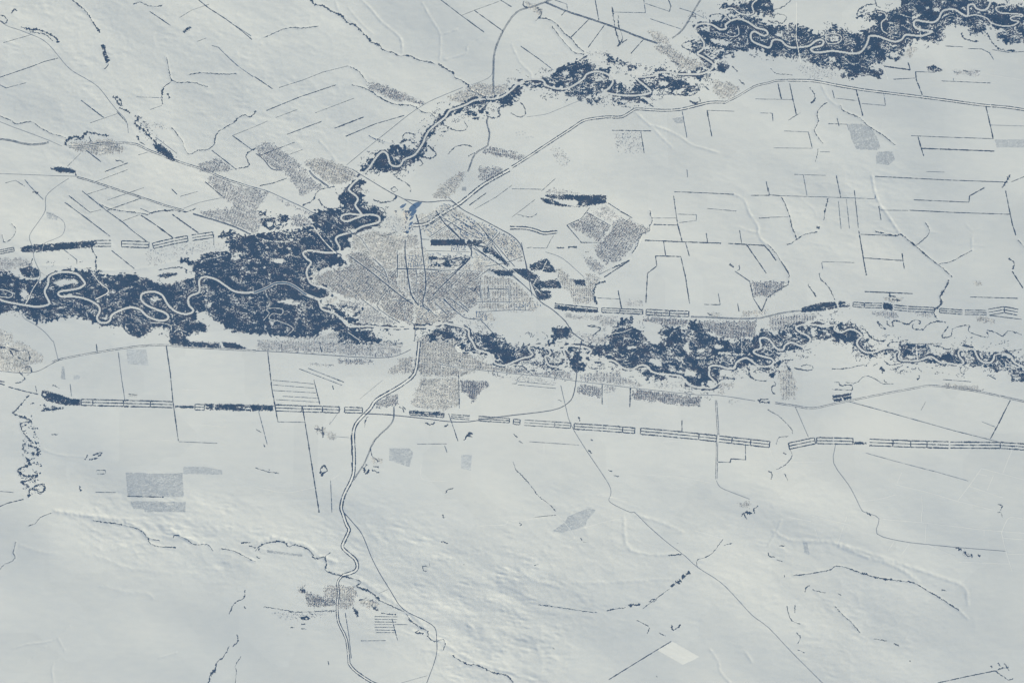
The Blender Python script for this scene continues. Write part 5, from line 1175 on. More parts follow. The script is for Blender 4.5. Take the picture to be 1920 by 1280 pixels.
M = {
    'snow': snow_material(),
    'ice': mat('snowy_ice', (.76, .75, .72), .7, .12, 700),
    'open': mat('thin_dark_ice', (.10, .15, .21), .4, .3, 500),
    'trees': mat('bare_trees', (1, 1, 1), .95, .3, 120, attr='tint'),
    'town': mat('yards_and_roofs', (1, 1, 1), .9, .15, 60, attr='tint'),
    'road': mat('ploughed_road', (.24, .245, .26), .85, .35, 900),
    'street': mat('city_street', (.06, .063, .075), .85, .3, 500),
    'rail': mat('rail_ballast', (.13, .125, .13), .9, .3, 600),
    'pale': mat('packed_snow_track', (.94, .92, .87), .8, .08, 900),
    'fresh': mat('fresh_snow', (.93, .91, .85), .7, .06, 900),
    'roof': mat('snowy_roof', (.72, .72, .70), .8, .25, 40),
    'wall': mat('concrete_wall', (.30, .28, .26), .9, .3, 30),
    'pink': mat('pink_plaster', (.42, .25, .20), .9, .3, 30),
    'white': mat('white_plaster', (.62, .60, .57), .9, .2, 30),
    'dark': mat('dark_cladding', (.10, .10, .11), .8, .3, 30),
    'brick': mat('chimney_brick', (.35, .22, .17), .9, .3, 10),
    'steam': mat('steam', (.40, .385, .38), 1, .1, 90),
}


def mesh_obj(name, verts, faces, material, parent=None, tint=None, sides=None):
    """verts (n,3); faces (m,k) of one kind; tint (m,3) per face"""
    verts = np.asarray(verts, np.float32)
    faces = np.asarray(faces, np.int32)
    me = bpy.data.meshes.new(name)
    nf, k = faces.shape
    me.vertices.add(len(verts))
    me.vertices.foreach_set('co', verts.ravel())
    me.loops.add(nf * k)
    me.loops.foreach_set('vertex_index', faces.ravel())
    me.polygons.add(nf)
    me.polygons.foreach_set('loop_start', np.arange(0, nf * k, k, dtype=np.int32))
    me.update(calc_edges=True)
    if tint is not None:
        ca = me.color_attributes.new('tint', 'FLOAT_COLOR', 'CORNER')
        c = np.ones((nf, k, 4), np.float32)
        c[:, :, :3] = np.asarray(tint, np.float32)[:, None, :]
        ca.data.foreach_set('color', c.ravel())
    for mm in (material if isinstance(material, list) else [material]):
        me.materials.append(mm)
    if sides is not None:
        me.polygons.foreach_set('material_index', np.asarray(sides, np.int32))
    o = bpy.data.objects.new(name, me)
    col.objects.link(o)
    if parent is not None:
        o.parent = parent
    return o


def tag(o, label=None, cat=None, group=None, kind=None):
    for k, v in (('label', label), ('category', cat), ('group', group), ('kind', kind)):
        if v:
            o[k] = v
    return o


def empty(name, px, py):
    o = bpy.data.objects.new(name, None)
    o.empty_display_size = 50
    o.location = (float(wx(px)), float(wy(py)), float(ground(px, py)))
    col.objects.link(o)
    return o


# ---------------------------------------------------------------- the snow-covered plain, out to the horizon
ox = np.array([3000, 2000, 1300, 800, 450, 220, 100, 40], float)
gx = np.r_[GX[0] - PX - ox, GX - PX, GX[-1] - PX + ox[::-1]]
gy = np.r_[GY[0] - PY - ox, GY - PY, GY[-1] - PY + ox[::-1]]
zz = np.pad(GZ, 8, mode='edge').astype(np.float32)
fadex = np.clip(1 - (np.maximum(np.maximum(-PX - gx, gx - (W - PX)), 0) / 800), 0, 1)[None, :]
fadey = np.clip(1 - (np.maximum(np.maximum(-PY - gy, gy - (Hh - PY)), 0) / 800), 0, 1)[:, None]
zm = float(GZ.mean())
zz = zm + (zz - zm) * fadex * fadey
nx, ny = len(gx), len(gy)
V = np.empty((ny, nx, 3), np.float32)
V[..., 0] = wx(gx)[None, :]
V[..., 1] = wy(gy)[:, None]
V[..., 2] = zz
idx = np.arange(nx * ny).reshape(ny, nx)
F = np.stack([idx[1:, :-1], idx[1:, 1:], idx[:-1, 1:], idx[:-1, :-1]], -1).reshape(-1, 4)
plain = mesh_obj('ground', V.reshape(-1, 3), F, M['snow'])
plain.data.polygons.foreach_set('use_smooth', np.ones(len(F), bool))
tag(plain, kind='structure')


# ---------------------------------------------------------------- ribbons lying on the snow
def ribbon(name, lines, w, material, lift, parent=None, wob=.12, step=1.6):
    vs, fs, n0 = [], [], 0
    for p in lines:
        q, t = resample(p, step)
        if len(q) < 2:
            continue
        g = np.gradient(q, axis=0)
        g /= np.maximum(np.hypot(g[:, 0], g[:, 1]), 1e-6)[:, None]
        nrm = np.c_[-g[:, 1], g[:, 0]]
        hw = w / 2 * (1 + wob * np.interp(t, np.arange(0, t[-1] + 6, 5), rng.standard_normal(len(np.arange(0, t[-1] + 6, 5)))))
        A, C = q + nrm * hw[:, None], q - nrm * hw[:, None]
        z = np.maximum(np.maximum(ground(*A.T), ground(*C.T)), ground(*q.T)) + lift
        for P in (A, C):
            vs.append(np.c_[wx(P[:, 0]), wy(P[:, 1]), z])
        n = len(q)
        i = np.arange(n - 1)
        fs.append(np.c_[n0 + i, n0 + i + 1, n0 + n + i + 1, n0 + n + i])
        n0 += 2 * n
    if not vs:
        return None
    return mesh_obj(name, np.vstack(vs), np.vstack(fs), material, parent)


for k, w, p in rivers:
    if k == 'open':
        tag(ribbon('river_ice', [p], 4.9, M['ice'], 1.6, wob=.2), kind='structure')
        w = 2.6
    nm = 'river' if k != 'side' else 'oxbow_lake'
    o = ribbon(nm, [p], w, M['open'] if k == 'open' else M['ice'], {'open': 2.6, 'side': 1.4}.get(k, 2.0), wob=.10, step=1.2)
    tag(o, kind='structure')

KM = {'road': 'road', 'highway': 'road', 'country': 'road', 'railway': 'rail', 'street': 'street', 'track': 'road', 'pale': 'pale'}
KN = {'road': 'road', 'highway': 'highway_road', 'country': 'country_road', 'railway': 'railway_line', 'street': 'city_street', 'track': 'track_path', 'pale': 'snow_path'}
KL = {'road': 3.2, 'highway': 3.4, 'country': 3.0, 'railway': 4.0, 'street': 3.6, 'track': 2.8, 'pale': 2.4}
road_lines = []
for r in rows(ROADS):
    k, w, rest = r.split(' ', 2)
    ls = [smooth(p, 3) for p in parse(rest)]
    road_lines += ls
    o = ribbon(KN[k], ls, float(w) * (1.35 if k == 'pale' else 1), M[KM[k]], KL[k])
    tag(o, kind='structure')

# ---------------------------------------------------------------- labels: what each line of trees stands beside
places = []
for r in rows(PLACES):
    a, b = r.split('|')
    places.append((parse(a)[0][0], b))


def where(c):
    best = min(places, key=lambda q: np.hypot(*(q[0] - c)))
    d = c - best[0]
    L = np.hypot(*d)
    if abs(d[0]) > 1.6 * abs(d[1]):
        rel = 'right of' if d[0] > 0 else 'left of'
    elif abs(d[1]) > 1.6 * abs(d[0]):
        rel = 'below' if d[1] > 0 else 'above'
    else:
        rel = ('lower ' if d[1] > 0 else 'upper ') + ('right of' if d[0] > 0 else 'left of')
    if L < 6:
        rel = 'at'
    elif L < 28:
        rel = ('just ' + rel) if ' ' not in rel or rel.startswith(('right', 'left')) else rel
    elif L > 110:
        rel = 'far ' + rel
    return rel + ' ' + best[1]


pending = []


def later(o, lead, cat, group, c):
    o['category'] = cat
    o['group'] = group
    pending.append((o, lead, np.array(c, float)))


def bearing(p):
    d = p[-1] - p[0]
    if d[0] < 0:
        d = -d
    a = math.degrees(math.atan2(-d[1], d[0]))
    chord, L = np.hypot(*d), np.hypot(*np.diff(p, axis=0).T).sum()
    if len(p) > 2 and chord < .86 * L:
        return 'bent'
    if abs(a) < 9:
        return 'level'
    if abs(a) > 72:
        return 'upright'
    return 'rising' if a > 0 else 'falling'


def size_word(L):
    return 'very short' if L < 14 else 'short' if L < 35 else 'long' if L > 90 else 'mid-length'


# ---------------------------------------------------------------- rows of trees
def tints(n, base=(.052, .056, .062), var=.30):
    g = np.clip(1 + var * rng.standard_normal(n), .45, 2.0)[:, None]
    w_ = 1 + .06 * rng.standard_normal((n, 3))
    return np.array(base)[None, :] * g * w_


def tree_row(name, pts, w, h=12.0, parent=None, origin=None, rag=.25, gaps=True, sway=0.0):
    """an unbroken row of crowns: a ridge of uneven width and height with thin places"""
    q, t = resample(pts, .8)
    n = len(q)
    if n < 3:
        q, t = resample(pts, max(t[-1] / 3.0, .2))
        n = len(q)
    g = np.gradient(q, axis=0)
    g /= np.maximum(np.hypot(g[:, 0], g[:, 1]), 1e-6)[:, None]
    nrm = np.c_[-g[:, 1], g[:, 0]]
    wl = 1 + rag * rng.standard_normal(n)
    wr = 1 + rag * rng.standard_normal(n)
    if gaps:
        s = rng.uniform(6, 40)
        while s < t[-1]:
            wd = rng.uniform(.5, 1.6)
            m_ = np.exp(-((t - s) / wd) ** 4) * rng.uniform(.5, 1)
            wl *= 1 - .85 * m_
            wr *= 1 - .85 * m_
            s += rng.uniform(9, 45)
    lowf = np.interp(t, np.arange(0, t[-1] + 9, 6), rng.uniform(.62, 1.3, len(np.arange(0, t[-1] + 9, 6))))
    wl *= lowf
    wr *= lowf
    if sway:
        ss = sway * np.interp(t, np.arange(0, t[-1] + 3, 2.2), rng.standard_normal(len(np.arange(0, t[-1] + 3, 2.2))))
        q = q + nrm * ss[:, None]
        blob = np.interp(t, np.arange(0, t[-1] + 4, 3.0), rng.uniform(.35, 1.7, len(np.arange(0, t[-1] + 4, 3.0))))
        wl *= blob
        wr *= blob
    wl, wr = np.clip(wl, .08, 2.2) * w / 2, np.clip(wr, .08, 2.2) * w / 2
    A, C = q + nrm * wl[:, None], q - nrm * wr[:, None]
    top = q + nrm * ((wl - wr) * .5)[:, None]
    hz = h * np.clip((wl + wr) / w, .3, 1.2) * rng.uniform(.75, 1.15, n)
    ox_, oy_, oz_ = origin if origin else (0, 0, 0)
    P = []
    for Q, z in ((A, -1.0), (top, hz), (C, -1.0)):
        P.append(np.c_[wx(Q[:, 0]) - ox_, wy(Q[:, 1]) - oy_, ground(Q[:, 0], Q[:, 1]) + z - oz_])
    i = np.arange(n - 1)
    F_ = np.vstack([np.c_[i, n + i, n + i + 1, i + 1], np.c_[n + i, 2 * n + i, 2 * n + i + 1, n + i + 1]])
    tt = tints(n - 1, var=.2)
    return mesh_obj(name, np.vstack(P), F_, M['trees'], parent, tint=np.vstack([tt, tt]))


for r in rows(BELTS):
    w, rest = r.split(' ', 1)
    w = float(w)
    for p in parse(rest):
        L = np.hypot(*np.diff(p, axis=0).T).sum()
        o = tree_row('shelterbelt', p, w * (1.3 if w > 1.1 else 1.0), h=9 + 3 * w)
        th = 'faint thin' if w < 1 else 'thin' if w < 1.45 else 'dark'
        later(o, f'{th} {size_word(L)} {bearing(p)} tree row', 'tree row', 'tree rows between the snowy fields', p.mean(0))

for r in rows(AVENUES):
    rw, off, tw, rest = r.split(' ', 3)
    rw, off, tw = float(rw), float(off) * 1.22, float(tw)
    for p in parse(rest):
        s = smooth(p, 3)
        o = ribbon('highway_road', [s], rw * (1.3 if rw >= 1.3 else .8), M['pale' if rw >= 1.1 else 'road'], 3.3)
        tag(o, kind='structure')
        q, t = resample(s, 2.0)
        g = np.gradient(q, axis=0)
        g /= np.hypot(g[:, 0], g[:, 1])[:, None]
        nrm = np.c_[-g[:, 1], g[:, 0]]
        for sgn in (-1, 1):
            o = tree_row('roadside_trees', q + nrm * sgn * off, tw * 1.2, h=10)
            c = q[len(q) // 2] + nrm[len(q) // 2] * sgn * off
            vert = abs(g[:, 1].mean()) > abs(g[:, 0].mean())
            d = nrm[len(q) // 2] * sgn
            side = ('right-hand' if d[0] > 0 else 'left-hand') if vert else ('lower' if d[1] > 0 else 'upper')
            later(o, f'{side} tree line of the highway', 'roadside trees', 'tree lines along the highways', c)

for r in rows(CREEKS):
    w, gul, rest = r.split(' ', 2)
    w = float(w)
    for p in parse(rest):
        s = smooth(p, 3)
        L = np.hypot(*np.diff(p, axis=0).T).sum()
        o = tree_row('creek_thicket', s, max(w * 1.35, 1.25), h=8, rag=.45, sway=.3 + .12 * w)
        nm = 'dark clump of bushes' if L < 14 else ('thick winding' if w > 1.7 else 'thin winding') + ' thicket'
        later(o, f'{size_word(L)} {nm}' if L >= 14 else nm, 'thicket', 'thickets along creeks and ditches', s[len(s) // 2])

for r in rows(LADDERS):
    off, tw, rest = r.split(' ', 2)
    off, tw = float(off), float(tw)
    for p in parse(rest):
        c = p.mean(0)
        e = empty('forest_belt', *c)
        og = (float(wx(c[0])), float(wy(c[1])), float(ground(*c)))
        g = np.gradient(p, axis=0)
        g /= np.hypot(g[:, 0], g[:, 1])[:, None]
        nrm = np.c_[-g[:, 1], g[:, 0]]
        kk = (0,) if off < 2 else (-1, 0, 1)
        for j in kk:
            line = p + nrm * j * off
            for a, b in zip(line[:-1], line[1:]):
                u = (b - a) / np.hypot(*(b - a))
                tree_row('tree_row', np.array([a + u * .9, b - u * .9]), tw * (1.35 if j else 1.15), h=13, parent=e, origin=og, rag=.32)
        for q, n_ in list(zip(p, nrm)):
            if rng.random() < .75 or q is p[0] or q is p[-1]:
                tree_row('cross_row', np.array([q - n_ * off, q + n_ * off]), tw * 1.2, h=13, parent=e, origin=og, rag=.18, gaps=False)
        L = np.hypot(*np.diff(p, axis=0).T).sum()
        later(e, f'{size_word(L)} ladder-like belt of three tree rows', 'forest belt', 'ladder-like forest belts', c)

# ---------------------------------------------------------------- forests: one small crown clump per cell
warpx, warpy = noise(2.2, 1, 0, 21), noise(2.2, 1, 0, 22)


warpx2, warpy2 = noise(7, 1, 0, 23), noise(7, 1, 0, 24)


def warp_far(m):
    ys = np.clip((YY + .7 * warpy + 2.2 * warpy2).astype(int), 0, Hh - 1)
    xs = np.clip((XX + .7 * warpx + 2.2 * warpx2).astype(int), 0, W - 1)
    return m[ys, xs]


def warp(m, amp=1.3):
    ys = np.clip((YY + amp * warpy).astype(int), 0, Hh - 1)
    xs = np.clip((XX + amp * warpx).astype(int), 0, W - 1)
    return m[ys, xs]


clear = np.zeros((Hh, W), bool)
pale_lines = []
for r in rows(CLEARINGS):
    if r[0] == 'p':
        for p in parse(r[2:]):
            polymask(p, clear)
    else:
        _, w, rest = r.split(' ', 2)
        ls = [smooth(p, 3) for p in parse(rest)]
        clear |= linedist(ls, 4) < float(w) * .62
clear = warp(clear, .8)
pale_d = linedist([smooth(p, 3) for r in rows(ROADS) if r.startswith('pale') for p in parse(r.split(' ', 2)[2])], 4)
for k, w, p in rivers:
    clear |= linedist([p], 6) < (2.6 if k == 'open' else w * .5 + .25)
clear |= pale_d < .9
road_d = linedist(road_lines, 4)
clear |= road_d < .7

sc1 = noise(3.2, 3.0, -20, 31)
sc2 = noise(9, 1.8, 10, 32)
sc3 = noise(1.3, 2.0, 25, 33)
sc4 = noise(26, 1, 0, 34)
sc5 = noise(11, 1.5, 10, 36)
arcf = noise(17, 1.3, 5, 37) + .12 * sc1
scroll = np.sin(2 * math.pi * (main_d + 2.2 * noise(12, 1, 0, 35)) / 6.4)
rnd = rng.random((Hh, W))


def even(f):
    """a smooth field turned into values spread evenly over 0..1"""
    return .5 * (1 + np.tanh(.8 * f * (1 + .045 * f * f)))


rnd2 = even(noise(2.3, 2.0, 20, 51))
rnd3 = even(noise(1.7, 2.2, -15, 52))
rnd4 = even(noise(1.8, 2.0, 60, 53))


def canopy(name, mask, parent=None, base=(.043, .050, .058), hmin=9, hmax=17):
    m = mask
    ys, xs = np.nonzero(m)
    n = len(xs)
    if n == 0:
        return None
    px, py = xs - PX, ys - PY
    lo = 0.10
    # corners jittered by a fixed table so that neighbouring clumps meet unevenly
    j1, j2 = rng.uniform(-lo, .22, (4, n)), rng.uniform(-lo, .22, (4, n))
    cx = [px - j1[0], px + 1 + j1[1], px + 1 + j1[2], px - j1[3]]
    cy = [py - j2[0], py - j2[1], py + 1 + j2[2], py + 1 + j2[3]]
    ax, ay = px + rng.uniform(.25, .75, n), py + rng.uniform(.25, .75, n)
    P = np.empty((5, n, 3), np.float32)
    for k in range(4):
        P[k] = np.c_[wx(cx[k]), wy(cy[k]), ground(cx[k], cy[k]) + rng.uniform(2.0, 5.0, n)]
    P[4] = np.c_[wx(ax), wy(ay), ground(ax, ay) + rng.uniform(hmin, hmax, n)]
    i = np.arange(n)
    F_ = np.vstack([np.c_[4 * n + i, k1 * n + i, k0 * n + i] for k0, k1 in ((0, 1), (1, 2), (2, 3), (3, 0))])
    big = .5 * sc2[ys, xs] + .35 * sc4[ys, xs] + .35 * rng.standard_normal(n)
    v = np.clip(1 + .16 * big, .55, 1.7)[:, None]
    br = np.clip(.25 + .45 * sc5[ys, xs] + .3 * sc2[ys, xs], 0, 1)[:, None]
    t = (np.array(base)[None, :] * (1 - br) + np.array([.074, .062, .056])[None, :] * br) * v
    return mesh_obj(name, P.reshape(-1, 3), F_, M['trees'], parent, tint=np.vstack([t] * 4))


def inner(dens, kind):
    """which cells of a forest of this density carry trees"""
    x = .55 * sc1 + .6 * sc2 + .12 * sc3 + .22 * sc4
    x = x / x.std()
    thr = {True: 1.6, False: 1.0}[dens > .8] - 2.4 * (.93 - dens) if dens < .97 else 9
    ok = x < thr + .35
    if kind != 'scroll' and dens < .97:
        arcs = (np.sin(2 * math.pi * 1.15 * arcf) > .86) & (sc5 > .35 + 2.2 * (dens - .93)) & (sc2 > -.6)
        ok = (~arcs & (sc2 + .5 * sc1 < 2.35 - 3.0 * (.93 - dens))) if dens > .6 else ok & ~arcs
    near = (main_d < 34) & (sc4 + .4 * sc2 > -.1)
    amp = 1
    if dens < .97:
        mot = {'stand': .25, 'west': .62, 'scroll': .85}[kind]
        ok &= rnd2 > mot * np.clip(.02 + .10 * sc5 + .09 * sc2 + .12 * sc4, 0, .5)
        arc = np.clip((np.sin(2 * math.pi * 1.7 * arcf) - .35) / .5, 0, 1) * np.clip(sc5 + .6 * sc4 + (.1 if kind == 'west' else .5), 0, 1)
        ok &= rnd4 > arc * {'stand': .0, 'west': .42, 'scroll': .62}[kind]
        sw = np.clip((scroll - .15) / .6, 0, 1) * np.clip((30 - main_d) / 14, 0, 1) * np.clip(.35 + sc4 + .4 * sc2, 0, 1) * (main_d > 3.2)
        ok &= rnd3 > sw * {'stand': .0, 'west': .2, 'scroll': .58}[kind]
        ok &= ~((scroll > 1.0 - .5 * (1.08 - dens) - (.06 if kind != 'west' else 0)) & near & (main_d > 3) & (sc1 > (-.6 if kind != 'west' else .35)))
        ok &= rnd > (.008 if dens > .8 else .03)
    return ok


groups = {}
for r in rows(FORESTS):
    g_, lab, rest = r.split('|')
    dens, rest = rest.split(' ', 1)
    e = groups.setdefault(g_, [lab, np.zeros((Hh, W), bool)])
    if lab:
        e[0] = lab
    for p in parse(rest):
        m = warp_far(polymask(p))
        e[1] |= m & inner(float(dens), 'west' if g_ == 'western floodplain' else 'scroll')
# narrow tree-lined banks and old channels along every river bend
bank = np.zeros((Hh, W), bool)
for k, w, p in rivers:
    d = linedist([p], 9)
    wd_ = {'side': 1.3, 'trib': 2.3, 'river': 2.0, 'open': 1.6}[k]
    bank |= (d < 8.5) & (d < w / 2 + wd_ * (1 + .75 * sc2 + .3 * sc1)) & (sc4 + .8 * sc2 + .3 * sc1 > (-.5 if k != 'side' else -.9))
loopf = noise(13, 1.3, 0, 38) + .35 * noise(6, 1, 0, 39)
oldch = (np.abs(loopf - .9) < .075) & (river_d > 3.5) & (river_d < 24) & (sc5 + .6 * sc4 > .35) & (XX - PX > 690)
groups['banks'] = ['thin lines of trees hugging the banks and old loops of the frozen rivers', (bank | oldch) & (rnd > .06)]
forest_all = np.zeros((Hh, W), bool)
for g_, (lab, m) in groups.items():
    m &= ~clear & ~forest_all
    forest_all |= m
    o = canopy('floodplain_forest', m)
    tag(o, lab, 'forest', kind='stuff')

for r in rows(STANDS):
    lab, rest = r.split('|')
    dens, rest = rest.split(' ', 1)
    m = np.zeros((Hh, W), bool)
    for p in parse(rest):
        m |= warp(polymask(p), .5 if float(dens) > .94 else .8) & inner(float(dens), 'stand')
    if float(dens) < .4:
        m &= rnd2 < float(dens) * .62
    m &= ~forest_all & ~(road_d < .7) & ~(pale_d < .8)
    forest_all |= m
    o = canopy('woodland', m)
    if o:
        tag(o, lab, 'woodland', kind='stuff')

# ---------------------------------------------------------------- fields
for r in rows(FIELDS):
    sh, lab, rest = r.split('|')
    sh = float(sh)
    m = np.zeros((Hh, W), bool)
    for p in parse(rest):
        m |= polymask(p)
    m &= ~forest_all
    if 0 < sh < .6:
        m &= (rnd > .12) & (sc3 + .4 * sc1 < 1.6)
    ys, xs = np.nonzero(m)
    n = len(xs)
    P = np.empty((4, n, 3), np.float32)
    for k, (a, b) in enumerate(((0, 0), (1, 0), (1, 1), (0, 1))):
        P[k] = np.c_[wx(xs - PX + a), wy(ys - PY + b), ground(xs - PX + a, ys - PY + b) + 1.5]
    i = np.arange(n)
    F_ = np.c_[3 * n + i, 2 * n + i, n + i, i]
    if sh < 0:
        o = mesh_obj('snow_field', P.reshape(-1, 3), F_, M['fresh'])
    else:
        v = (.74 * (1 - sh) + .18 * sh) * np.clip(1 + .05 * rng.standard_normal(n) + .05 * sc1[ys, xs], .5, 1.4)
        t = np.c_[v * .96, v * .98, v * .99]
        o = mesh_obj('stubble_field', P.reshape(-1, 3), F_, M['town'], tint=t)
    tag(o, kind='structure')

# ---------------------------------------------------------------- settlements: small houses, sheds, and dark boxes for garden trees and shadows
SH = np.array(SUN_DIR)
PAL = np.array([(.060, .064, .075), (.10, .105, .12), (.24, .20, .18), (.33, .28, .24), (.46, .38, .31),  # two darkest tones: garden trees, and shadows painted as dark boxes
                (.62, .61, .59), (.74, .74, .73), (.34, .22, .18)])


def boxes(name, cx, cy, sx, sy, ang, hz, tint, material=None, roof=None):
    n = len(cx)
    ca, sa = np.cos(ang), np.sin(ang)
    P = np.empty((9, n, 3), np.float32)
    gz = ground(cx, cy)
    for k, (a, b) in enumerate(((-1, -1), (1, -1), (1, 1), (-1, 1))):
        x = cx + (a * sx * ca - b * sy * sa) / 2
        y = cy + (a * sx * sa + b * sy * ca) / 2
        P[k] = np.c_[wx(x), wy(y), gz - 1.5]
        P[4 + k] = np.c_[wx(x), wy(y), gz + hz]
    P[8] = np.c_[wx(cx), wy(cy), gz + hz * 1.35]
    i = np.arange(n)
    Fs = []
    for k in range(4):
        l = (k + 1) % 4
        Fs.append(np.c_[l * n + i, k * n + i, (4 + k) * n + i])
        Fs.append(np.c_[l * n + i, (4 + k) * n + i, (4 + l) * n + i])
        Fs.append(np.c_[(4 + l) * n + i, (4 + k) * n + i, 8 * n + i])
    return mesh_obj(name, P.reshape(-1, 3), np.vstack(Fs), material or M['town'], tint=np.vstack([tint] * 12))


est_block = np.zeros((Hh, W), bool)
estates = []
for r in rows(ESTATES):
    a = r.split('|')
    g_, rest = a[4].split(' %' if ' %' in a[4] else ' #', 1)
    rest = ('%' if ' %' in a[4] else '#') + rest
    p = parse(rest)[0]
    m = polymask(p)
    est_block |= m
    estates.append((int(a[0]), float(a[1]), a[2], a[3], g_, p, m))

taken = forest_all | (road_d < .9) | (linedist([p for k, w, p in rivers], 6) < 2.4)
for r in rows(TOWNS):
    lab, rest = r.split('|')
    dens, dark, sp, ang, rest = rest.split(' ', 4)
    dens, dark, sp, ang = map(float, (dens, dark, sp, ang))
    m = np.zeros((Hh, W), bool)
    for p in parse(rest):
        m |= polymask(p)
    m = warp(m, 1.1) & ~(polymask(p) & False)
    m &= ~taken
    if dens > .1:
        taken = taken | m
    a = math.radians(ang)
    u = (XX * math.cos(a) + YY * math.sin(a)) / sp
    v = (-XX * math.sin(a) + YY * math.cos(a)) / (sp * 2.2)
    street = ((u % 1) < 1.05 / sp) | ((v % 1) < 1.05 / (sp * 2.2))
    loc = dens * (1 + .22 * sc2 + .12 * sc4)
    loc = np.where(street, loc * (.35 if sp < 4.5 else .28), loc * 1.12)
    loc = np.where(est_block, loc * .5, loc)
    soft = warp(m, 1.6) & warp_far(m)
    garden = 'garden' in lab
    if dens > .24:
        yard = m & soft & (rnd < .93) & (sc3 + sc1 * .5 < 1.9) & (~street | (rnd < .4))
        ys, xs = np.nonzero(yard)
        n = len(xs)
        P = np.empty((4, n, 3), np.float32)
        for k, (a_, b_) in enumerate(((0, 0), (1, 0), (1, 1), (0, 1))):
            P[k] = np.c_[wx(xs - PX + a_), wy(ys - PY + b_), ground(xs - PX + a_, ys - PY + b_) + 1.0]
        i = np.arange(n)
        F_ = np.c_[3 * n + i, 2 * n + i, n + i, i]
        v = (.80 - .24 * min(dens, .8) - .06 * dark) * np.clip(1 + .10 * sc1[ys, xs] + .13 * sc2[ys, xs] + .10 * sc5[ys, xs] + .10 * rng.standard_normal(n), .5, 1.6)
        t = np.c_[v * 1.05, v * 1.0, v * .90] if not garden else np.c_[v * 1.02, v * 1.0, v * .96]
        tag(mesh_obj('garden_ground' if garden else 'trampled_ground', P.reshape(-1, 3), F_, M['town'], tint=t), kind='structure')
        loc = loc * (.74 if garden else .8)
    pick = m & soft & (rng.random((Hh, W)) < loc)
    ys, xs = np.nonzero(pick)
    n = len(xs)
    if n < 3:
        continue
    cx, cy = xs - PX + rng.uniform(.25, .75, n), ys - PY + rng.uniform(.25, .75, n)
    s = rng.uniform(.55, 1.0, n) * (1.0 + .25 * (dens > .6))
    asp = rng.uniform(.6, 1.0, n)
    w_ = np.array([.12 + .55 * dark, .17, .17, .16, .11, .08 * (1 - dark), .06, .07])
    ci = rng.choice(8, n, p=w_ / w_.sum())
    t = PAL[ci] * (1 + .15 * rng.standard_normal((n, 1)))
    t = np.clip(t, .02, .9)
    hz = np.where(ci < 2, rng.uniform(4, 9, n), rng.uniform(3, 6, n))
    aa = np.full(n, a) + rng.choice([0, math.pi / 2], n)
    o = boxes('garden_settlement' if 'garden' in lab else 'housing_quarter', cx, cy, s, s * asp, aa, hz, t)
    tag(o, lab, 'garden plots' if 'garden' in lab else 'houses', kind='stuff')

# scattered single bushes and dots over the meadows near rivers and villages
mm = (river_d < 26) & (river_d > 3) & ~taken & (sc2 + .5 * sc1 > 1.1) & (rng.random((Hh, W)) < .17)
o = canopy('meadow_shrubbery', mm, hmin=4, hmax=8)
tag(o, 'single dark bushes dotted over the snowy river meadows', 'bushes', kind='stuff')


# ---------------------------------------------------------------- apartment blocks and sheds
def block_mesh(name, L, D, H_, wall):
    x, y = L / 2, D / 2
    e = .8
    v = [(-x, -y, -2), (x, -y, -2), (x, y, -2), (-x, y, -2), (-x, -y, H_), (x, -y, H_), (x, y, H_), (-x, y, H_)]
    f = [(0, 1, 5, 4), (1, 2, 6, 5), (2, 3, 7, 6), (3, 0, 4, 7)]
    s = [0] * 4
    # eaves and a low roof with a stair head
    b = len(v)
    for zz_, ee in ((H_, e), (H_ + .9, e), (H_ + 1.6, -D * .25)):
        v += [(-x - ee, -y - ee, zz_), (x + ee, -y - ee, zz_), (x + ee, y + ee, zz_), (-x - ee, y + ee, zz_)]
    for ring in (0, 1):
        for k in range(4):
            f.append((b + 4 * ring + k, b + 4 * ring + (k + 1) % 4, b + 4 * ring + 4 + (k + 1) % 4, b + 4 * ring + 4 + k))
            s.append(1)
    f.append((b + 8, b + 9, b + 10, b + 11))
    s.append(1)
    hx, hy = min(6, L / 6), D * .2
    b2 = len(v)
    v += [(a * hx, c * hy, z) for z in (H_ + 1.6, H_ + 4.5) for a, c in ((-1, -1), (1, -1), (1, 1), (-1, 1))]
    for k in range(4):
        f.append((b2 + k, b2 + (k + 1) % 4, b2 + 4 + (k + 1) % 4, b2 + 4 + k))
        s.append(0)
    f.append((b2 + 4, b2 + 5, b2 + 6, b2 + 7))
    s.append(1)
    me = bpy.data.meshes.new(name)
    me.from_pydata(v, [], f)
    me.materials.append(M[wall])
    me.materials.append(M['roof'])
    me.polygons.foreach_set('material_index', s)
    me.update()
    return me


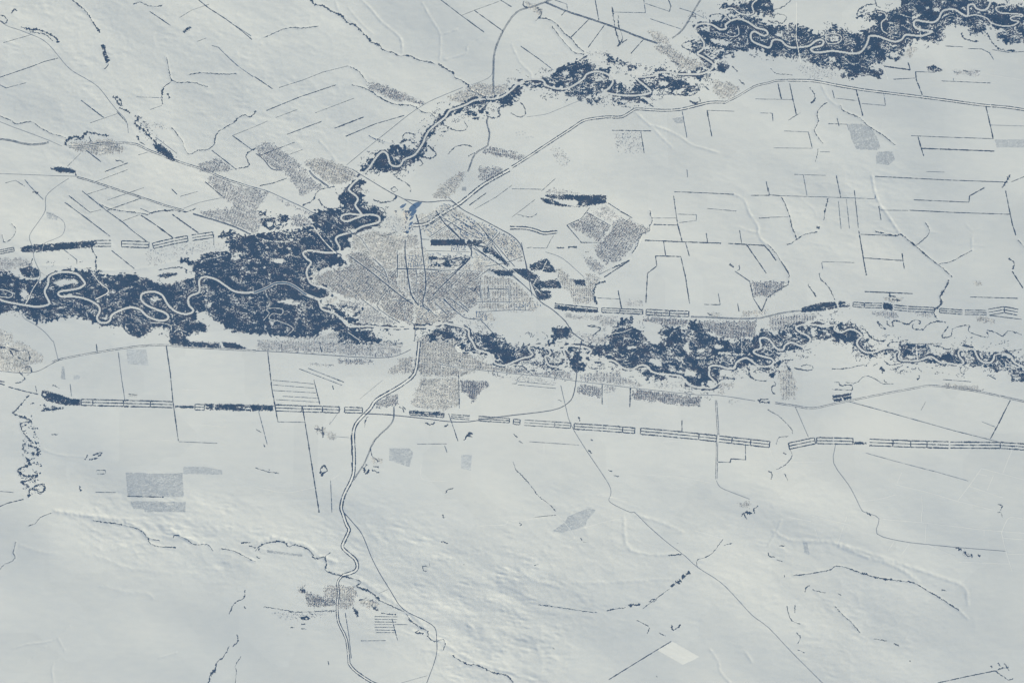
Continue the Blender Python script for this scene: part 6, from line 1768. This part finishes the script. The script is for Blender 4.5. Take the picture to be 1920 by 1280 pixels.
variants = {'ware': [block_mesh('warehouse', L, D, H_, w_) for w_ in ('wall', 'dark', 'white') for L, D, H_ in ((120, 60, 12), (90, 45, 9), (170, 40, 10), (70, 60, 14))]}
for nm, wl in (('warm', ['pink', 'wall', 'white']), ('mix', ['wall', 'dark', 'pink']), ('white', ['white', 'wall', 'white'])):
    variants[nm] = [block_mesh('apartment_block', L, D, H_, w_) for w_ in wl for L, D, H_ in
                    ((85, 20, 16), (60, 20, 27), (110, 22, 16), (46, 30, 30))]
WORD = {'pink': 'pink-walled', 'wall': 'grey', 'white': 'white-walled', 'dark': 'dark-walled'}
for n, ang, kind_, lab, g_, p, m in estates:
    ok = m & ~(road_d < 1.2)
    ys, xs = np.nonzero(ok)
    order = rng.permutation(len(xs))
    put = []
    for i in order:
        c = np.array([xs[i] - PX + rng.random(), ys[i] - PY + rng.random()])
        if all(np.hypot(*((c - q) * 1.0)) > 3.0 for q in put):
            put.append(c)
            me = variants[kind_][rng.integers(len(variants[kind_]))]
            o = bpy.data.objects.new('warehouse' if kind_ == 'ware' else 'apartment_block', me)
            o.location = (float(wx(c[0])), float(wy(c[1])), float(ground(*c)))
            o.rotation_euler = (0, 0, math.radians(ang + (90 if rng.random() < .2 else 0)))
            s_ = float(rng.uniform(1.1, 1.5))
            o.scale = (s_, s_, 1)
            col.objects.link(o)
            wn_ = WORD[{'pink_plaster': 'pink', 'concrete_wall': 'wall', 'white_plaster': 'white', 'dark_cladding': 'dark'}[me.materials[0].name]]
            ln = me.vertices[1].co.x * 2
            sz = 'long' if ln > 100 else ('square' if kind_ == 'ware' else 'tower-like') if ln < (71 if kind_ == 'ware' else 50) else 'short' if ln < 70 else 'mid-length'
            base = lab.replace('apartment block with a pink wall', 'apartment block').replace('white-roofed ', '')
            o['label'] = f'{sz} {wn_} {base}'
            o['category'] = 'warehouse' if kind_ == 'ware' else 'apartment block'
            o['group'] = g_
            if len(put) >= n:
                break

shed = block_mesh('farm_shed', 62, 34, 7, 'dark')
for k, q in enumerate(parse(SHEDS)[0]):
    o = bpy.data.objects.new('farm_shed', shed)
    o.location = (float(wx(q[0])), float(wy(q[1])), float(ground(*q)))
    o.rotation_euler = (0, 0, math.radians(20))
    col.objects.link(o)
    later(o, 'small dark farm shed', 'shed', 'rows of dark sheds', q)


# ---------------------------------------------------------------- bridges where roads cross the rivers
def bridge(a, b, w, label):
    a, b = np.array(a), np.array(b)
    c = (a + b) / 2
    L = np.hypot(*(b - a)) * CELL
    ang = math.atan2(-(b - a)[1], (b - a)[0])
    e = empty('road_bridge', *c)
    e.rotation_euler = (0, 0, ang)
    tag(e, label, 'bridge', 'bridges over the frozen rivers')

    def bx(name, x0, x1, y0, y1, z0, z1, m_):
        v = [(x, y, z) for z in (z0, z1) for x, y in ((x0, y0), (x1, y0), (x1, y1), (x0, y1))]
        f = [(0, 3, 2, 1), (4, 5, 6, 7), (0, 1, 5, 4), (1, 2, 6, 5), (2, 3, 7, 6), (3, 0, 4, 7)]
        return mesh_obj(name, v, f, M[m_], e)
    bx('deck', -L / 2, L / 2, -w / 2, w / 2, 9, 11, 'street')
    for s in (-1, 1):
        bx('railing', -L / 2, L / 2, s * w / 2 - .6, s * w / 2 + .6, 11.01, 12.4, 'wall')
    for k in range(4):
        x = -L / 2 + L * (k + .5) / 4
        bx('pier', x - 4, x + 4, -w / 2 + 2, w / 2 - 2, -4, 8.99, 'wall')


def cells(t):
    return [tuple(q) for q in parse(t)[0]]


for t, lab in (('#5 1186,1148 1190,1190', 'road bridge over the frozen river directly below the city centre'),
               ('#10 521,0 513,35', 'railway bridge over the lower right river loop'),
               ('#1 1712,735 1745,765', 'bridge over the straight river at the stream mouth village'),
               ('#5 592,588 612,628', 'bridge at the end of the pale embankment through the western forest'),
               ('#5 690,440 730,480', 'highway bridge below the white river loops'),
               ('#3 212,340 216,375', 'bridge of the pale straight road in the top right forest'),
               ('#1 1838,-10 1842,-5', '')):
    if lab:
        a, b = cells(t)
        bridge(a, b, 26, lab)

# ---------------------------------------------------------------- power station with its steam
ps = empty('power_station', *cells('#5 1125,470')[0])
tag(ps, 'power station with two chimneys and a turbine hall at the foot of the steam plumes', 'power station')


def pbox(name, x0, x1, y0, y1, z0, z1, m_, par):
    v = [(x, y, z) for z in (z0, z1) for x, y in ((x0, y0), (x1, y0), (x1, y1), (x0, y1))]
    f = [(0, 3, 2, 1), (4, 5, 6, 7), (0, 1, 5, 4), (1, 2, 6, 5), (2, 3, 7, 6), (3, 0, 4, 7)]
    return mesh_obj(name, v, f, M[m_], par)


pbox('turbine_hall', -90, 90, -30, 22, -2, 28, 'wall', ps)
pbox('hall_roof', -93, 93, -33, 25, 28.01, 31, 'roof', ps)
pbox('boiler_house', -60, 70, 23, 60, -2, 44, 'dark', ps)
for x in (-40, 45):
    n = 12
    v = [(x + r * math.cos(2 * math.pi * k / n), 85 + r * math.sin(2 * math.pi * k / n), z) for z, r in ((-2, 9), (60, 7), (130, 5)) for k in range(n)]
    f = [(k + n * j, (k + 1) % n + n * j, (k + 1) % n + n * (j + 1), k + n * (j + 1)) for j in (0, 1) for k in range(n)]
    mesh_obj('chimney', v, f, M['brick'], ps)


def ball_pts(n=10, m_=6):
    v, f = [(0, 0, 1)], []
    for j in range(1, m_):
        for k in range(n):
            t_, a_ = math.pi * j / m_, 2 * math.pi * k / n
            v.append((math.sin(t_) * math.cos(a_), math.sin(t_) * math.sin(a_), math.cos(t_)))
    v.append((0, 0, -1))
    for k in range(n):
        f.append((0, 1 + k, 1 + (k + 1) % n))
        for j in range(m_ - 2):
            a_, b_ = 1 + j * n + k, 1 + j * n + (k + 1) % n
            f += [(a_, a_ + n, b_ + n), (a_, b_ + n, b_)]
        a_ = 1 + (m_ - 2) * n
        f.append((a_ + k, len(v) - 1, a_ + (k + 1) % n))
    return np.array(v), np.array(f)


BV, BF = ball_pts()


def plume(path, label):
    """path: x, y, height m, radius m, number of billows"""
    vs, fs, n0 = [], [], 0
    for (x, y, h, r, n) in path:
        for _ in range(n):
            c = np.array([wx(x), wy(y), ground(x, y) + h]) + rng.normal(0, r * .27, 3) * (1, 1, .5)
            rr = r * rng.uniform(.45, .7)
            v = BV * rr * (1 + .12 * rng.standard_normal((len(BV), 1)))
            vs.append(v + c)
            fs.append(BF + n0)
            n0 += len(v)
    o = mesh_obj('steam_plume_smoke', np.vstack(vs), np.vstack(fs), M['steam'])
    tag(o, label, 'steam', kind='stuff')


plume([(761, 401, 215, 150, 30), (761.5, 409, 190, 105, 12), (761, 418, 160, 65, 7), (759.5, 428, 150, 60, 6), (758, 436, 140, 45, 4), (757, 442, 125, 26, 3)],
      'large pale steam cloud drifting up from the power station, throwing the bigger blue shadow')
plume([(742, 397, 200, 85, 14), (743, 403, 180, 40, 3)],
      'small pale steam cloud left of the large one, throwing the round blue shadow')

# ---------------------------------------------------------------- thin cold air between the land and the orbit
HAZE = 6.0e-7
if HAZE:
    hm = bpy.data.materials.new('air')
    hm.use_nodes = True
    nt = hm.node_tree
    for n_ in list(nt.nodes):
        if n_.type == 'BSDF_PRINCIPLED':
            nt.nodes.remove(n_)
    pv = nt.nodes.new('ShaderNodeVolumePrincipled')
    pv.inputs['Color'].default_value = (.15, .40, 1.0, 1)
    pv.inputs['Density'].default_value = HAZE
    nt.links.new(pv.outputs[0], nt.nodes['Material Output'].inputs['Volume'])
    B = 150000.0
    z0, z1 = float(V[..., 2].min()) - 40.0, CAM_H + 500
    v = [(x, y, z) for z in (z0, z1) for x, y in ((-B, -B), (B, -B), (B, B), (-B, B))]
    f = [(0, 3, 2, 1), (4, 5, 6, 7), (0, 1, 5, 4), (1, 2, 6, 5), (2, 3, 7, 6), (3, 0, 4, 7)]
    tag(mesh_obj('haze', v, f, hm), kind='stuff')

# ---------------------------------------------------------------- give every line of trees a label of its own
seen = {}
for o, lead, c in pending:
    seen.setdefault(f'{lead} {where(c)}', []).append((o, c))
ORD = ['first', 'second', 'third', 'fourth', 'fifth', 'sixth', 'seventh', 'eighth', 'ninth', 'tenth', 'eleventh', 'twelfth', 'thirteenth', 'fourteenth']
for lab, items in seen.items():
    if len(items) == 1:
        items[0][0]['label'] = lab
        continue
    cs = np.array([c for _, c in items])
    ax = 0 if np.ptp(cs[:, 0]) > np.ptp(cs[:, 1]) else 1
    o_ = np.argsort(cs[:, ax])
    for rank, k in enumerate(o_):
        side = ('from the left', 'from the top')[ax]
        items[k][0]['label'] = f'{ORD[min(rank, 13)]} {side}, {lab}'
for o, _, _ in pending:
    wds = o['label'].split()
    if len(wds) > 16:
        o['label'] = ' '.join(w_ for w_ in wds if w_ not in ('the', 'of'))
print('labels', len(pending), 'dups', sum(len(i) > 1 for i in seen.values()))
